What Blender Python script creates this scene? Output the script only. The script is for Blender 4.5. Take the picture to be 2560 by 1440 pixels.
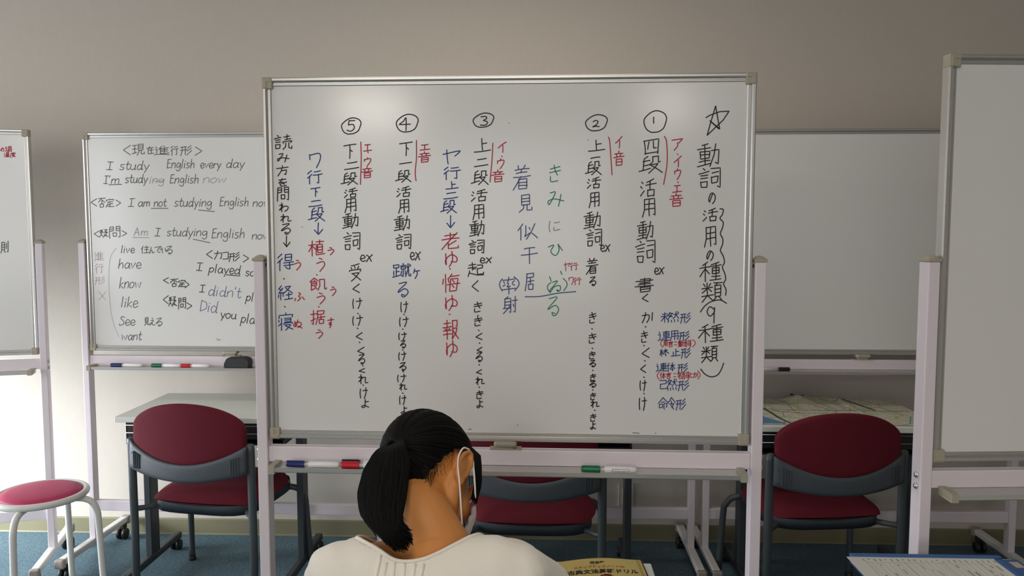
import bpy, bmesh, math, random
from mathutils import Vector, Matrix, noise
from mathutils.bvhtree import BVHTree
random.seed(7)
R = math.radians
sc = bpy.context.scene
col = sc.collection
for _o in list(bpy.data.objects):
    bpy.data.objects.remove(_o)

# ---------------------------------------------------------------- camera, world, lights, exposure
CAM_H, PITCH, YAW, FPX = 1.43, R(4.35), R(2.17), 2000.0
cam = bpy.data.objects.new('camera', bpy.data.cameras.new('camera'))
col.objects.link(cam)
cam.location = (0, 0, CAM_H)
cam.rotation_euler = (R(90) - PITCH, 0, YAW)
cam.data.sensor_width = 36
cam.data.lens = 36 * FPX / 2560
cam.data.clip_start = 0.05
sc.camera = cam
sc.view_settings.view_transform = 'Standard'
sc.view_settings.look = 'None'
sc.view_settings.gamma = 1
sc.view_settings.use_curve_mapping = False
sc.view_settings.exposure = 0.07

world = bpy.data.worlds.new('world')
sc.world = world
world.use_nodes = True
_bg = world.node_tree.nodes['Background']
_bg.inputs[0].default_value = (0.75, 0.85, 1.0, 1)
_bg.inputs[1].default_value = 1.0


def area(name, loc, aim, sx, sy, power, color=(1, 1, 1), spread=180):
    l = bpy.data.lights.new(name, 'AREA')
    l.shape = 'RECTANGLE'
    l.size, l.size_y = sx, sy
    l.energy = power
    l.color = color
    l.spread = R(spread)
    o = bpy.data.objects.new(name, l)
    col.objects.link(o)
    o.location = loc
    o.rotation_euler = (Vector(aim) - Vector(loc)).to_track_quat('-Z', 'Y').to_euler()
    return o


# daylight through the low open strip of the side window, its blind, and the rear windows
area('window_light_low', (-3.64, 2.85, 0.62), (-2.55, 3.30, -0.10), 0.95, 0.62, 52, (0.88, 0.95, 1.0), 122)
area('window_light_blind', (-3.64, 1.2, 1.55), (-0.9, 3.4, 1.45), 1.4, 1.1, 23, (0.98, 0.98, 1.0))
area('rear_window_light', (-1.2, -3.95, 1.55), (-0.4, 2.0, 1.2), 3.2, 1.5, 35, (1.0, 0.97, 0.93))
area('ceiling_lamp_light', (-1.72, -3.2, 2.50), (-0.8, 1.4, 0.6), 0.62, 0.26, 13, (1.0, 0.92, 0.82))
area('ceiling_lamp_light.001', (0.90, -3.2, 2.50), (0.4, 1.4, 0.6), 0.34, 0.26, 5, (1.0, 0.93, 0.85))
area('overhead_fill_light', (-0.1, -0.1, 2.56), (-0.1, -0.1, 0), 0.3, 1.2, 15, (1.0, 0.92, 0.84))  # added overhead fill to brighten the blouse and tabletops
area('back_wall_fill_light', (-0.2, 2.55, 2.56), (-0.2, 2.75, 0), 1.2, 0.3, 7, (1.0, 0.92, 0.84))  # added fill lifting the upper back wall without lighting the nearest board

# ---------------------------------------------------------------- materials


def mat(name, rgb, rough=0.5, metal=0.0, spec=0.5, noise_s=None, noise_amt=0.08, bump=0.0, bump_s=200.0, sheen=0.0, coat=0.0, stretch=None):
    m = bpy.data.materials.new(name)
    m.use_nodes = True
    nt = m.node_tree
    b = nt.nodes['Principled BSDF']
    b.inputs['Base Color'].default_value = (*rgb, 1)
    b.inputs['Roughness'].default_value = rough
    b.inputs['Metallic'].default_value = metal
    b.inputs['Specular IOR Level'].default_value = spec
    b.inputs['Sheen Weight'].default_value = sheen
    b.inputs['Coat Weight'].default_value = coat
    tc = nt.nodes.new('ShaderNodeTexCoord')
    src = tc.outputs['Object']
    if stretch:
        mp = nt.nodes.new('ShaderNodeMapping')
        mp.inputs['Scale'].default_value = stretch
        nt.links.new(src, mp.inputs['Vector'])
        src = mp.outputs['Vector']
    if noise_s:
        n = nt.nodes.new('ShaderNodeTexNoise')
        n.inputs['Scale'].default_value = noise_s
        n.inputs['Detail'].default_value = 4
        nt.links.new(src, n.inputs['Vector'])
        mx = nt.nodes.new('ShaderNodeMix')
        mx.data_type = 'RGBA'
        mx.inputs['A'].default_value = (*[c * (1 - noise_amt) for c in rgb], 1)
        mx.inputs['B'].default_value = (*[min(1, c * (1 + noise_amt)) for c in rgb], 1)
        nt.links.new(n.outputs['Fac'], mx.inputs['Factor'])
        nt.links.new(mx.outputs['Result'], b.inputs['Base Color'])
    if bump:
        n2 = nt.nodes.new('ShaderNodeTexNoise')
        n2.inputs['Scale'].default_value = bump_s
        n2.inputs['Detail'].default_value = 3
        nt.links.new(src, n2.inputs['Vector'])
        bp = nt.nodes.new('ShaderNodeBump')
        bp.inputs['Strength'].default_value = bump
        bp.inputs['Distance'].default_value = 0.002
        nt.links.new(n2.outputs['Fac'], bp.inputs['Height'])
        nt.links.new(bp.outputs['Normal'], b.inputs['Normal'])
    return m


M = {
    'wallpaper': mat('wallpaper', (0.59, 0.53, 0.46), 0.85, noise_s=60, noise_amt=0.03, bump=0.14, bump_s=330, stretch=(1, 1, 0.4)),
    'ceiling': mat('ceiling_board', (0.7, 0.68, 0.64), 0.9, noise_s=40, noise_amt=0.04),
    'carpet': mat('carpet', (0.105, 0.16, 0.19), 0.95, spec=0.1, noise_s=75, noise_amt=0.55, bump=1.0, bump_s=160),
    'vinyl_base': mat('vinyl_baseboard', (0.21, 0.19, 0.11), 0.6, noise_s=8),
    'board_white': mat('whiteboard_enamel', (0.80, 0.785, 0.75), 0.17, spec=0.5, noise_s=3, noise_amt=0.015),
    'board_edge': mat('board_core', (0.5, 0.5, 0.48), 0.6),
    'alu': mat('anodised_aluminium', (0.62, 0.61, 0.58), 0.32, metal=0.75, noise_s=90, noise_amt=0.05),
    'cap': mat('beige_plastic', (0.42, 0.38, 0.29), 0.5, noise_s=30, noise_amt=0.05),
    'lav': mat('lavender_painted_steel', (0.80, 0.72, 0.755), 0.42, noise_s=30, noise_amt=0.02),
    'footpaint': mat('white_painted_steel', (0.72, 0.70, 0.68), 0.4),
    'footcap': mat('taupe_plastic', (0.33, 0.28, 0.25), 0.6),
    'rubber': mat('black_rubber', (0.012, 0.012, 0.013), 0.5),
    'steel': mat('zinc_steel', (0.6, 0.6, 0.6), 0.3, metal=0.9),
    'red': mat('wine_red_fabric', (0.125, 0.009, 0.019), 0.85, spec=0.25, noise_s=220, noise_amt=0.15, bump=0.5, bump_s=600),
    'pink': mat('crimson_vinyl', (0.50, 0.035, 0.12), 0.5, spec=0.4, noise_s=30, noise_amt=0.05, bump=0.3, bump_s=500),
    'chairgrey': mat('charcoal_plastic', (0.065, 0.078, 0.09), 0.5, noise_s=60, noise_amt=0.08, bump=0.25, bump_s=700),
    'chairtube': mat('charcoal_painted_tube', (0.06, 0.07, 0.075), 0.4, noise_s=60, noise_amt=0.06),
    'stoolwhite': mat('cream_painted_tube', (0.74, 0.73, 0.68), 0.35),
    'desk': mat('white_laminate', (0.80, 0.82, 0.76), 0.4, noise_s=12, noise_amt=0.02),
    'deskleg': mat('dark_steel_leg', (0.035, 0.042, 0.048), 0.5, noise_s=40),
    'black': mat('black_plastic', (0.012, 0.012, 0.014), 0.5),
    'eraser': mat('black_felt_plastic', (0.022, 0.023, 0.024), 0.65, noise_s=80, noise_amt=0.2, bump=0.3),
    'pen': mat('white_pen_plastic', (0.82, 0.80, 0.78), 0.35),
    'capblue': mat('blue_cap', (0.01, 0.025, 0.14), 0.35),
    'capblack': mat('black_cap', (0.012, 0.014, 0.02), 0.35),
    'capred': mat('red_cap', (0.60, 0.01, 0.02), 0.35),
    'capgreen': mat('green_cap', (0.004, 0.16, 0.07), 0.35),
    'ink_black': mat('black_ink', (0.018, 0.018, 0.018), 0.6),
    'ink_grey': mat('worn_black_ink', (0.13, 0.13, 0.13), 0.6),
    'ink_faint': mat('faded_grey_ink', (0.38, 0.38, 0.42), 0.6),
    'ink_blue': mat('blue_ink', (0.02, 0.05, 0.22), 0.6),
    'ink_slate': mat('slate_blue_ink', (0.075, 0.09, 0.25), 0.6),
    'ink_red': mat('red_ink', (0.50, 0.018, 0.05), 0.6),
    'ink_green': mat('green_ink', (0.01, 0.24, 0.115), 0.6),
    'ink_palegreen': mat('dry_green_ink', (0.20, 0.33, 0.27), 0.6),
    'ink_pink': mat('faded_red_ink', (0.56, 0.44, 0.44), 0.6),
    'skin': mat('skin', (0.62, 0.245, 0.06), 0.55, noise_s=25, noise_amt=0.06, bump=0.12, bump_s=400),
    'hair': mat('black_hair', (0.004, 0.0035, 0.0035), 0.6, spec=0.12, noise_s=60, noise_amt=0.3),
    'blouse': mat('white_cotton', (0.90, 0.84, 0.74), 0.85, spec=0.2, noise_s=12, noise_amt=0.02, bump=0.4, bump_s=900, sheen=0.2),
    'navy': mat('navy_cloth', (0.02, 0.025, 0.05), 0.9),
    'mask': mat('mask_fabric', (0.88, 0.83, 0.82), 0.8, bump=0.3, bump_s=700),
    'book': mat('yellow_book_cover', (0.60, 0.45, 0.13), 0.5, noise_s=14, noise_amt=0.12),
    'bookspine': mat('brown_book_edge', (0.10, 0.035, 0.02), 0.6),
    'paper': mat('white_paper', (0.78, 0.76, 0.68), 0.8),
    'printgrey': mat('grey_print', (0.25, 0.25, 0.24), 0.8),
    'printblack': mat('black_print', (0.02, 0.018, 0.015), 0.8),
    'printorange': mat('brown_orange_print', (0.42, 0.11, 0.02), 0.8),
    'printred': mat('red_print', (0.62, 0.08, 0.02), 0.8),
    'binder': mat('blue_binder_plastic', (0.045, 0.125, 0.33), 0.4, noise_s=20, noise_amt=0.08),
    'tag': mat('beige_paper_tag', (0.55, 0.45, 0.36), 0.8),
    'outlet': mat('ivory_plastic', (0.55, 0.52, 0.42), 0.5),
    'road': mat('map_dark_road', (0.06, 0.09, 0.07), 0.8),
    'window_frame': mat('window_aluminium', (0.5, 0.5, 0.5), 0.4, metal=0.6),
}
# glass of the window panes
_g = bpy.data.materials.new('window_glass')
_g.use_nodes = True
_nt = _g.node_tree
_nt.nodes.clear()
_out = _nt.nodes.new('ShaderNodeOutputMaterial')
_tr = _nt.nodes.new('ShaderNodeBsdfTransparent')
_gl = _nt.nodes.new('ShaderNodeBsdfGlossy')
_gl.inputs['Roughness'].default_value = 0.02
_mx = _nt.nodes.new('ShaderNodeMixShader')
_mx.inputs[0].default_value = 0.06
_nt.links.new(_tr.outputs[0], _mx.inputs[1])
_nt.links.new(_gl.outputs[0], _mx.inputs[2])
_nt.links.new(_mx.outputs[0], _out.inputs[0])
M['glass'] = _g


def map_material():
    """printed street map: cream blocks, thin street lines, green patches, a blue bay"""
    m = bpy.data.materials.new('printed_map')
    m.use_nodes = True
    nt = m.node_tree
    N, L = nt.nodes.new, nt.links.new
    b = nt.nodes['Principled BSDF']
    b.inputs['Roughness'].default_value = 0.7
    tc = N('ShaderNodeTexCoord')

    def vor(scale):
        v = N('ShaderNodeTexVoronoi')
        v.feature = 'DISTANCE_TO_EDGE'
        v.inputs['Scale'].default_value = scale
        L(tc.outputs['Object'], v.inputs['Vector'])
        return v.outputs['Distance']

    def less(sock, t):
        mth = N('ShaderNodeMath')
        mth.operation = 'LESS_THAN'
        L(sock, mth.inputs[0])
        mth.inputs[1].default_value = t
        return mth.outputs[0]

    def mix(fac, a, bcol):
        x = N('ShaderNodeMix')
        x.data_type = 'RGBA'
        L(fac, x.inputs['Factor'])
        if isinstance(a, tuple):
            x.inputs['A'].default_value = (*a, 1)
        else:
            L(a, x.inputs['A'])
        x.inputs['B'].default_value = (*bcol, 1)
        return x.outputs['Result']

    n = N('ShaderNodeTexNoise')
    n.inputs['Scale'].default_value = 14
    n.inputs['Detail'].default_value = 5
    L(tc.outputs['Object'], n.inputs['Vector'])
    gt = N('ShaderNodeMath')
    gt.operation = 'GREATER_THAN'
    L(n.outputs['Fac'], gt.inputs[0])
    gt.inputs[1].default_value = 0.58
    c = mix(gt.outputs[0], (0.74, 0.71, 0.58), (0.60, 0.68, 0.40))
    n3 = N('ShaderNodeTexNoise')
    n3.inputs['Scale'].default_value = 45
    L(tc.outputs['Object'], n3.inputs['Vector'])
    g3 = N('ShaderNodeMath')
    g3.operation = 'GREATER_THAN'
    L(n3.outputs['Fac'], g3.inputs[0])
    g3.inputs[1].default_value = 0.63
    c = mix(g3.outputs[0], c, (0.70, 0.48, 0.36))
    c = mix(less(vor(70), 0.05), c, (0.50, 0.50, 0.45))
    c = mix(less(vor(17), 0.022), c, (0.62, 0.52, 0.2))
    c = mix(less(vor(7), 0.012), c, (0.22, 0.32, 0.27))
    L(c, b.inputs['Base Color'])
    return m


M['map'] = map_material()
M['sea'] = mat('map_blue_water', (0.10, 0.26, 0.46), 0.7)

# ---------------------------------------------------------------- helpers


def tag(o, label=None, cat=None, group=None, kind=None):
    if label:
        o['label'] = label
    if cat:
        o['category'] = cat
    if group:
        o['group'] = group
    if kind:
        o['kind'] = kind
    return o


def thing(name, label, cat, loc=(0, 0, 0), rz=0.0, group=None):
    o = bpy.data.objects.new(name, None)
    o.empty_display_size = 0.1
    col.objects.link(o)
    o.location = loc
    o.rotation_euler = (0, 0, rz)
    return tag(o, label, cat, group)


class MB:
    """collects shapes and links them as one mesh object"""

    def __init__(self):
        self.bm = bmesh.new()

    def _add(self, vs, fs, smooth=False):
        v = [self.bm.verts.new(p) for p in vs]
        out = []
        for f in fs:
            try:
                fc = self.bm.faces.new([v[i] for i in f])
                fc.smooth = smooth
                out.append(fc)
            except ValueError:
                pass
        return v, out

    def box(self, x0, x1, y0, y1, z0, z1, bev=0.0, seg=2, mtx=None):
        t = bmesh.new()
        bmesh.ops.create_cube(t, size=1.0)
        for v in t.verts:
            v.co = Vector(((x0 + x1) / 2 + v.co.x * (x1 - x0), (y0 + y1) / 2 + v.co.y * (y1 - y0), (z0 + z1) / 2 + v.co.z * (z1 - z0)))
        if bev:
            bmesh.ops.bevel(t, geom=list(t.edges), offset=bev, segments=seg, affect='EDGES', profile=0.5)
        t.verts.ensure_lookup_table()
        t.verts.index_update()
        vs = [(mtx @ v.co) if mtx else v.co.copy() for v in t.verts]
        self._add(vs, [[v.index for v in f.verts] for f in t.faces])
        t.free()
        return self

    def tube(self, pts, r, n=10, cap=True, smooth=True, flat=None):
        """swept round (or flattened) tube; r is one radius or one for each point"""
        pts = [Vector(p) for p in pts]
        rs = r if isinstance(r, (list, tuple)) else [r] * len(pts)
        rings = []
        t0 = (pts[1] - pts[0]).normalized()
        up = Vector((0, 0, 1)) if abs(t0.z) < 0.9 else Vector((1, 0, 0))
        a = t0.cross(up).normalized()
        for i, p in enumerate(pts):
            if i == 0:
                t = pts[1] - pts[0]
            elif i == len(pts) - 1:
                t = pts[-1] - pts[-2]
            else:
                t = (pts[i + 1] - p).normalized() + (p - pts[i - 1]).normalized()
            t.normalize()
            a = (a - t * a.dot(t)).normalized()
            b = t.cross(a)
            fa, fb = flat or (1, 1)
            rings.append([self.bm.verts.new(p + (a * math.cos(2 * math.pi * k / n) * fa + b * math.sin(2 * math.pi * k / n) * fb) * rs[i]) for k in range(n)])
        for q0, q1 in zip(rings, rings[1:]):
            for k in range(n):
                f = self.bm.faces.new((q0[k], q0[(k + 1) % n], q1[(k + 1) % n], q1[k]))
                f.smooth = smooth
        if cap:
            self.bm.faces.new(rings[0][::-1])
            self.bm.faces.new(rings[-1])
        return self

    def lathe(self, prof, c=(0, 0, 0), n=24, axis='z', smooth=True):
        """prof: list of (radius, height)"""
        def P(rad, h, k):
            u, v = rad * math.cos(2 * math.pi * k / n), rad * math.sin(2 * math.pi * k / n)
            q = {'z': (u, v, h), 'x': (h, u, v), 'y': (v, h, u)}[axis]
            return Vector(c) + Vector(q)
        rings = [[self.bm.verts.new(P(rad, h, k)) for k in range(n)] for rad, h in prof]
        for q0, q1 in zip(rings, rings[1:]):
            for k in range(n):
                f = self.bm.faces.new((q0[k], q0[(k + 1) % n], q1[(k + 1) % n], q1[k]))
                f.smooth = smooth
        self.bm.faces.new(rings[0][::-1])
        self.bm.faces.new(rings[-1])
        return self

    def grid(self, fn, nu, nv, close_u=False, smooth=True):
        vs = [[self.bm.verts.new(fn(i / (nu if close_u else nu - 1), j / (nv - 1))) for i in range(nu)] for j in range(nv)]
        for j in range(nv - 1):
            for i in range(nu if close_u else nu - 1):
                k = (i + 1) % nu
                f = self.bm.faces.new((vs[j][i], vs[j][k], vs[j + 1][k], vs[j + 1][i]))
                f.smooth = smooth
        return vs

    def extrude_profile(self, prof, p0, p1, mtx):
        """prof: closed list of (a, b); mtx maps (a, b, s) to the object, s from p0 to p1"""
        n = len(prof)
        r0 = [self.bm.verts.new(mtx @ Vector((a, b, p0))) for a, b in prof]
        r1 = [self.bm.verts.new(mtx @ Vector((a, b, p1))) for a, b in prof]
        for k in range(n):
            self.bm.faces.new((r0[k], r0[(k + 1) % n], r1[(k + 1) % n], r1[k]))
        self.bm.faces.new(r0[::-1])
        self.bm.faces.new(r1)
        return self

    def build(self, name, m, parent=None, label=None, kind=None, fix=True):
        bm = self.bm
        if fix:
            bmesh.ops.recalc_face_normals(bm, faces=bm.faces)
        me = bpy.data.meshes.new(name)
        bm.to_mesh(me)
        bm.free()
        me.materials.append(m)
        o = bpy.data.objects.new(name, me)
        col.objects.link(o)
        o.parent = parent
        return tag(o, label, kind=kind)


def smooth_path(pts, n=6):
    """Catmull-Rom through the points"""
    P = [Vector(p) for p in pts]
    if len(P) < 3:
        return P
    out = []
    Q = [2 * P[0] - P[1]] + P + [2 * P[-1] - P[-2]]
    for i in range(1, len(Q) - 2):
        a, b, c, d = Q[i - 1:i + 3]
        for k in range(n):
            t = k / n
            out.append(0.5 * ((2 * b) + (c - a) * t + (2 * a - 5 * b + 4 * c - d) * t * t + (3 * b - a - 3 * c + d) * t ** 3))
    out.append(P[-1])
    return out


def copy_tree(o, parent=None):
    c = o.copy()
    col.objects.link(c)
    c.parent = parent
    for ch in o.children:
        copy_tree(ch, c)
    return c


# ---------------------------------------------------------------- the room
WALL_Y = 3.59
X0, X1, Y0, ZC = -3.7, 3.1, -4.2, 2.62


def struct(name, mb, m):
    return mb.build(name, m, None, kind='structure')


struct('floor', MB().box(X0 - .1, X1 + .1, Y0 - .1, WALL_Y + .1, -0.06, 0), M['carpet'])
struct('ceiling', MB().box(X0 - .1, X1 + .1, Y0 - .1, WALL_Y + .1, ZC, ZC + .06), M['ceiling'])
struct('wall_back', MB().box(X0 - .1, X1 + .1, WALL_Y, WALL_Y + .1, 0, ZC), M['wallpaper'])
struct('wall_right', MB().box(X1, X1 + .1, Y0, WALL_Y, 0, ZC), M['wallpaper'])
# side wall with a window down to the floor: pieces round the opening
w = MB()
w.box(X0 - .1, X0, Y0, 0.9, 0, ZC)
w.box(X0 - .1, X0, 3.35, WALL_Y, 0, ZC)
w.box(X0 - .1, X0, 0.9, 3.35, 2.15, ZC)
struct('wall_left', w, M['wallpaper'])
w = MB()
w.box(X0, X1, Y0 - .1, Y0, 0, 0.8)
w.box(X0, X1, Y0 - .1, Y0, 2.3, ZC)
w.box(X0, -2.9, Y0 - .1, Y0, 0.8, 2.3)
w.box(0.5, X1, Y0 - .1, Y0, 0.8, 2.3)
struct('wall_front', w, M['wallpaper'])


def window(name, axis, pos, a0, a1, z0, z1, n):
    root = bpy.data.objects.new(name, None)
    col.objects.link(root)
    tag(root, kind='structure')
    step = (a1 - a0) / n
    for i in range(n):
        b0, b1 = a0 + i * step, a0 + (i + 1) * step
        f = MB()
        g = MB()
        t = 0.04
        for (u0, u1, v0, v1) in ((b0, b1, z0, z0 + t), (b0, b1, z1 - t, z1), (b0, b0 + t, z0, z1), (b1 - t, b1, z0, z1)):
            if axis == 'x':
                f.box(pos - .03, pos + .03, u0, u1, v0, v1, .004, 1)
            else:
                f.box(u0, u1, pos - .03, pos + .03, v0, v1, .004, 1)
        if axis == 'x':
            g.box(pos - .003, pos + .003, b0 + t, b1 - t, z0 + t, z1 - t)
        else:
            g.box(b0 + t, b1 - t, pos - .003, pos + .003, z0 + t, z1 - t)
        f.build('sash', M['window_frame'], root)
        g.build('pane', M['glass'], root)


window('window_1', 'x', X0 - .05, 0.9, 3.35, 0.0, 2.15, 3)
window('window_2', 'y', Y0 - .05, -2.9, 0.5, 0.8, 2.3, 4)

bb = MB()
bb.extrude_profile([(0, 0), (0.012, 0), (0.008, 0.006), (0.006, 0.068), (0.003, 0.074), (0, 0.074)], X0, X1,
                   Matrix(((0, 0, 1, 0), (-1, 0, 0, WALL_Y), (0, 1, 0, 0), (0, 0, 0, 1))))
struct('baseboard_back', bb, M['vinyl_base'])

o = thing('wall_outlet', 'ivory wall outlet plate low on the back wall behind a dark table leg', 'wall outlet', (0.385, WALL_Y, 0.205))
MB().box(-.036, .036, -.008, 0, -.061, .061, .003).build('cover_plate', M['outlet'], o)
MB().box(-.018, .018, -.011, -.006, -.035, .035, .002).build('socket_insert', M['outlet'], o)

# ceiling lamps behind the camera, mirrored softly in the nearest whiteboard; last two are added fill fittings
for lab, lx, ly, hw_ in (('white ceiling lamp fitting behind the viewer, nearest the side window', -1.72, -3.2, .32), ('white ceiling lamp fitting behind the viewer, away from the window', .90, -3.2, .32), ('long white fitting added above the viewer for the overhead fill light', -.1, -.1, .17), ('wide white fitting added between the written board and the back wall for a fill light', -.2, 2.55, .63)):
    o = thing('ceiling_lamp_or_fill', lab, 'ceiling lamp', (lx, ly, ZC), 0, 'ceiling lamps')
    MB().box(-hw_, hw_, -.63 if hw_ < .6 else -.17, .63 if hw_ < .6 else .17, -.04, 0, .006).build('housing', M['footpaint'], o)
# ---------------------------------------------------------------- rolling whiteboards
BW, BH = 1.21, 0.91


def whiteboard(label, x, y, yaw, H=0.0, feet=True, tilt=0.0, foot_dirs=(0, 0)):
    """local: +x along the board, viewer on the -y side, z up from the floor"""
    root = thing('rolling_whiteboard', label, 'whiteboard', (x, y, 0), yaw, 'rolling whiteboards')
    zt, zb = 1.80 + H, 0.89 + H
    hw = BW / 2
    T = Matrix.Translation((0, 0, (zt + zb) / 2)) @ Matrix.Rotation(tilt, 4, 'Y') @ Matrix.Translation((0, 0, -(zt + zb) / 2))
    # sheet
    p = MB().box(-hw + .016, hw - .016, -.006, .008, zb + .016, zt - .016)
    p.bm.transform(T)
    p.build('writing_surface', M['board_white'], root)
    # aluminium rails: profile (a = outwards from the sheet edge, b = towards the viewer)
    prof = [(0, -.012), (0, .007), (.002, .0095), (.0045, .0095), (.006, .007), (.0085, .007), (.010, .012), (.013, .0145), (.018, .0145), (.021, .011), (.021, -.012)]
    e = 0.021
    rails = [
        Matrix(((0, 0, 1, 0), (0, -1, 0, 0), (1, 0, 0, zt - e), (0, 0, 0, 1))),
        Matrix(((0, 0, 1, 0), (0, -1, 0, 0), (-1, 0, 0, zb + e), (0, 0, 0, 1))),
        Matrix(((-1, 0, 0, -hw + e), (0, -1, 0, 0), (0, 0, 1, 0), (0, 0, 0, 1))),
        Matrix(((1, 0, 0, hw - e), (0, -1, 0, 0), (0, 0, 1, 0), (0, 0, 0, 1))),
    ]
    for i, mt in enumerate(rails):
        r_ = MB()
        if i < 2:
            r_.extrude_profile(prof, -hw + .024, hw - .024, mt)
        else:
            r_.extrude_profile(prof, zb + .026, zt - .026, mt)
        r_.bm.transform(T)
        r_.build('frame_rail', M['alu'], root)
    for sx in (-1, 1):
        for (zc, sz) in ((zt, -1), (zb, 1)):
            c = MB()
            x0 = sx * hw
            xs = sorted((x0 + sx * .001, x0 - sx * .026))
            zs = sorted((zc - sz * .001, zc + sz * .028))
            c.box(xs[0], xs[1], -.0158, .0125, zs[0], zs[1], .0025)
            xs2 = sorted((x0 - sx * .003, x0 - sx * .012))
            zs2 = sorted((zc + sz * .003, zc + sz * .026))
            c.box(xs2[0], xs2[1], -.0178, -.014, zs2[0], zs2[1], .0012)
            xs3 = sorted((x0 - sx * .003, x0 - sx * .024))
            zs3 = sorted((zc + sz * .003, zc + sz * .011))
            c.box(xs3[0], xs3[1], -.0176, -.014, zs3[0], zs3[1], .0012)
            c.bm.transform(T)
            c.build('corner_cap', M['cap'], root)
    # posts, caps, pivots
    for sx in (-1, 1):
        xc = sx * .6235
        MB().box(xc - .0135, xc + .0135, -.02, .02, .085, 1.345 + H, .0025).build('post', M['lav'], root)
        c = MB()
        c.box(xc - .0155, xc + .0155, -.022, .022, 1.345 + H, 1.352 + H, .001, 1)
        c.grid(lambda u, v: Vector((xc + (u - .5) * .030, (v - .5) * .043, 1.3515 + H + .009 * (1 - (2 * u - 1) ** 2) * (1 - (2 * v - 1) ** 4))), 9, 9)
        c.build('post_cap', M['cap'], root)
        MB().lathe([(.0045, 0), (.0045, .012)], (sx * (hw + .001) - (0.006), 0, 1.335 + H), 12, 'x').build('pivot', M['black'], root)
        for dz in (.028, .002):
            MB().lathe([(.001, sx * .006), (.005, sx * .005), (.0075, sx * .002), (.0075, 0)], (xc + sx * .0135, -.004, .842 + H + dz - .012), 14, 'x').build('bolt', M['steel'], root)
    # cross bars
    MB().box(-.61, .61, -.013, .013, .828 + H, .869 + H, .003).build('cross_bar', M['lav'], root)
    MB().box(-.61, .61, -.013, .013, .195 + H, .240 + H, .003).build('cross_bar', M['lav'], root)
    # pen tray (open channel) and its end caps
    t = MB()
    tp = [(-.013, .828), (-.013, .824), (-.060, .817), (-.066, .817), (-.067, .819), (-.067, .829), (-.064, .829), (-.0635, .8225), (-.020, .8255)]
    t.extrude_profile([(a, b + H) for a, b in tp], -.578, .578, Matrix(((0, 0, 1, 0), (1, 0, 0, 0), (0, 1, 0, 0), (0, 0, 0, 1))))
    t.build('pen_tray', M['alu'], root)
    for sx in (-1, 1):
        c = MB()
        xs = sorted((sx * .576, sx * .592))
        c.extrude_profile([(a, b + H) for a, b in [(-.013, .834), (-.013, .815), (-.060, .813), (-.069, .813), (-.0695, .832), (-.062, .834)]], xs[0], xs[1],
                          Matrix(((0, 0, 1, 0), (1, 0, 0, 0), (0, 1, 0, 0), (0, 0, 0, 1))))
        for k in range(2):
            xg = sorted((sx * .590, sx * .5935))
            c.box(xg[0], xg[1], -.062, -.018, .8185 + H + k * .007, .8215 + H + k * .007)
        c.build('tray_end_cap', M['cap'], root)
    # swing latch under the sheet
    l = MB()
    l.box(-.029, .029, -.024, .012, zb - .012, zb + .002, .006, 3)
    l.build('latch_knob', M['cap'], root)
    MB().box(-.020, .020, -.014, .010, .869 + H, zb - .008, .002).build('latch_neck', M['cap'], root)
    MB().box(-.040, .040, -.014, .012, .868 + H, .872 + H, .001, 1).build('latch_plate', M['cap'], root)
    if feet:
        for k, sx in enumerate((-1, 1)):
            xc = sx * .6235
            fr = Matrix.Translation((xc, 0, 0)) @ Matrix.Rotation(foot_dirs[k], 4, 'Z')
            f = MB().box(-.016, .016, -.235, .235, .072, .098, .005, mtx=fr)
            fo = f.build('foot', M['footpaint'], root)
            for sy in (-1, 1):
                yy = sorted((sy * .235, sy * .262))
                MB().box(-.019, .019, yy[0], yy[1], .062, .099, .006, mtx=fr).build('foot_end_cap', M['footcap'], fo)
                cc = MB()
                cc.box(-.012, .012, sy * .222 - .014, sy * .222 + .014, .046, .072, .004, mtx=fr)
                cc.tube([fr @ Vector((-.021, sy * .215, .026)), fr @ Vector((.021, sy * .215, .026))], .006, 8)
                co = cc.build('caster', M['rubber'], root)
                for q in (-1, 1):
                    wq = MB()
                    wq.lathe([(.010, -.008), (.022, -.008), (.025, -.005), (.025, .005), (.022, .008), (.010, .008)], (0, 0, 0), 20, 'x')
                    wq.bm.transform(fr @ Matrix.Translation((q * .013, sy * .215, .025)))
                    wq.build('wheel', M['rubber'], co)
    return root, T


MX, MY, MYAW = -0.0915, 1.995, R(-1.08)
KX, KY = 0.0, 3.29
LX, LY, LYAW, LH = -1.305, 3.29, R(-0.8), 0.020
FYAW = R(17)
FX, FY = -2.645, 3.01
BX, BY, BYAW = 1.306, 3.29, 0.0
RX, RY, RYAW = 1.492, 1.876, R(4.2)
board_m, T_m = whiteboard('nearest white board covered in columns of black, red, blue and green handwriting', MX, MY, MYAW)
board_l, T_l = whiteboard('whiteboard with English verb notes standing behind the white table', LX, LY, LYAW, LH)
board_f, T_f = whiteboard('angled whiteboard cut off by the frame edge behind the round stool', FX, FY, FYAW, 0.02)
board_b, T_b = whiteboard('blank grey-white whiteboard above the table with the map', BX, BY, BYAW, 0.022)
board_r, T_r = whiteboard('big blank whiteboard nearest the blue binder, cut off by the frame edge', RX, RY, RYAW, 0.008)
board_k, T_k = whiteboard('whiteboard hidden behind the written board, only post and bars showing', KX, KY, 0.0, 0.02)


# ---------------------------------------------------------------- handwriting on the boards
CAMP = Vector((0, 0, CAM_H))
_fw = Vector((-math.sin(YAW) * math.cos(PITCH), math.cos(YAW) * math.cos(PITCH), -math.sin(PITCH)))
_rt = Vector((math.cos(YAW), math.sin(YAW), 0))
_up = _rt.cross(_fw)


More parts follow.
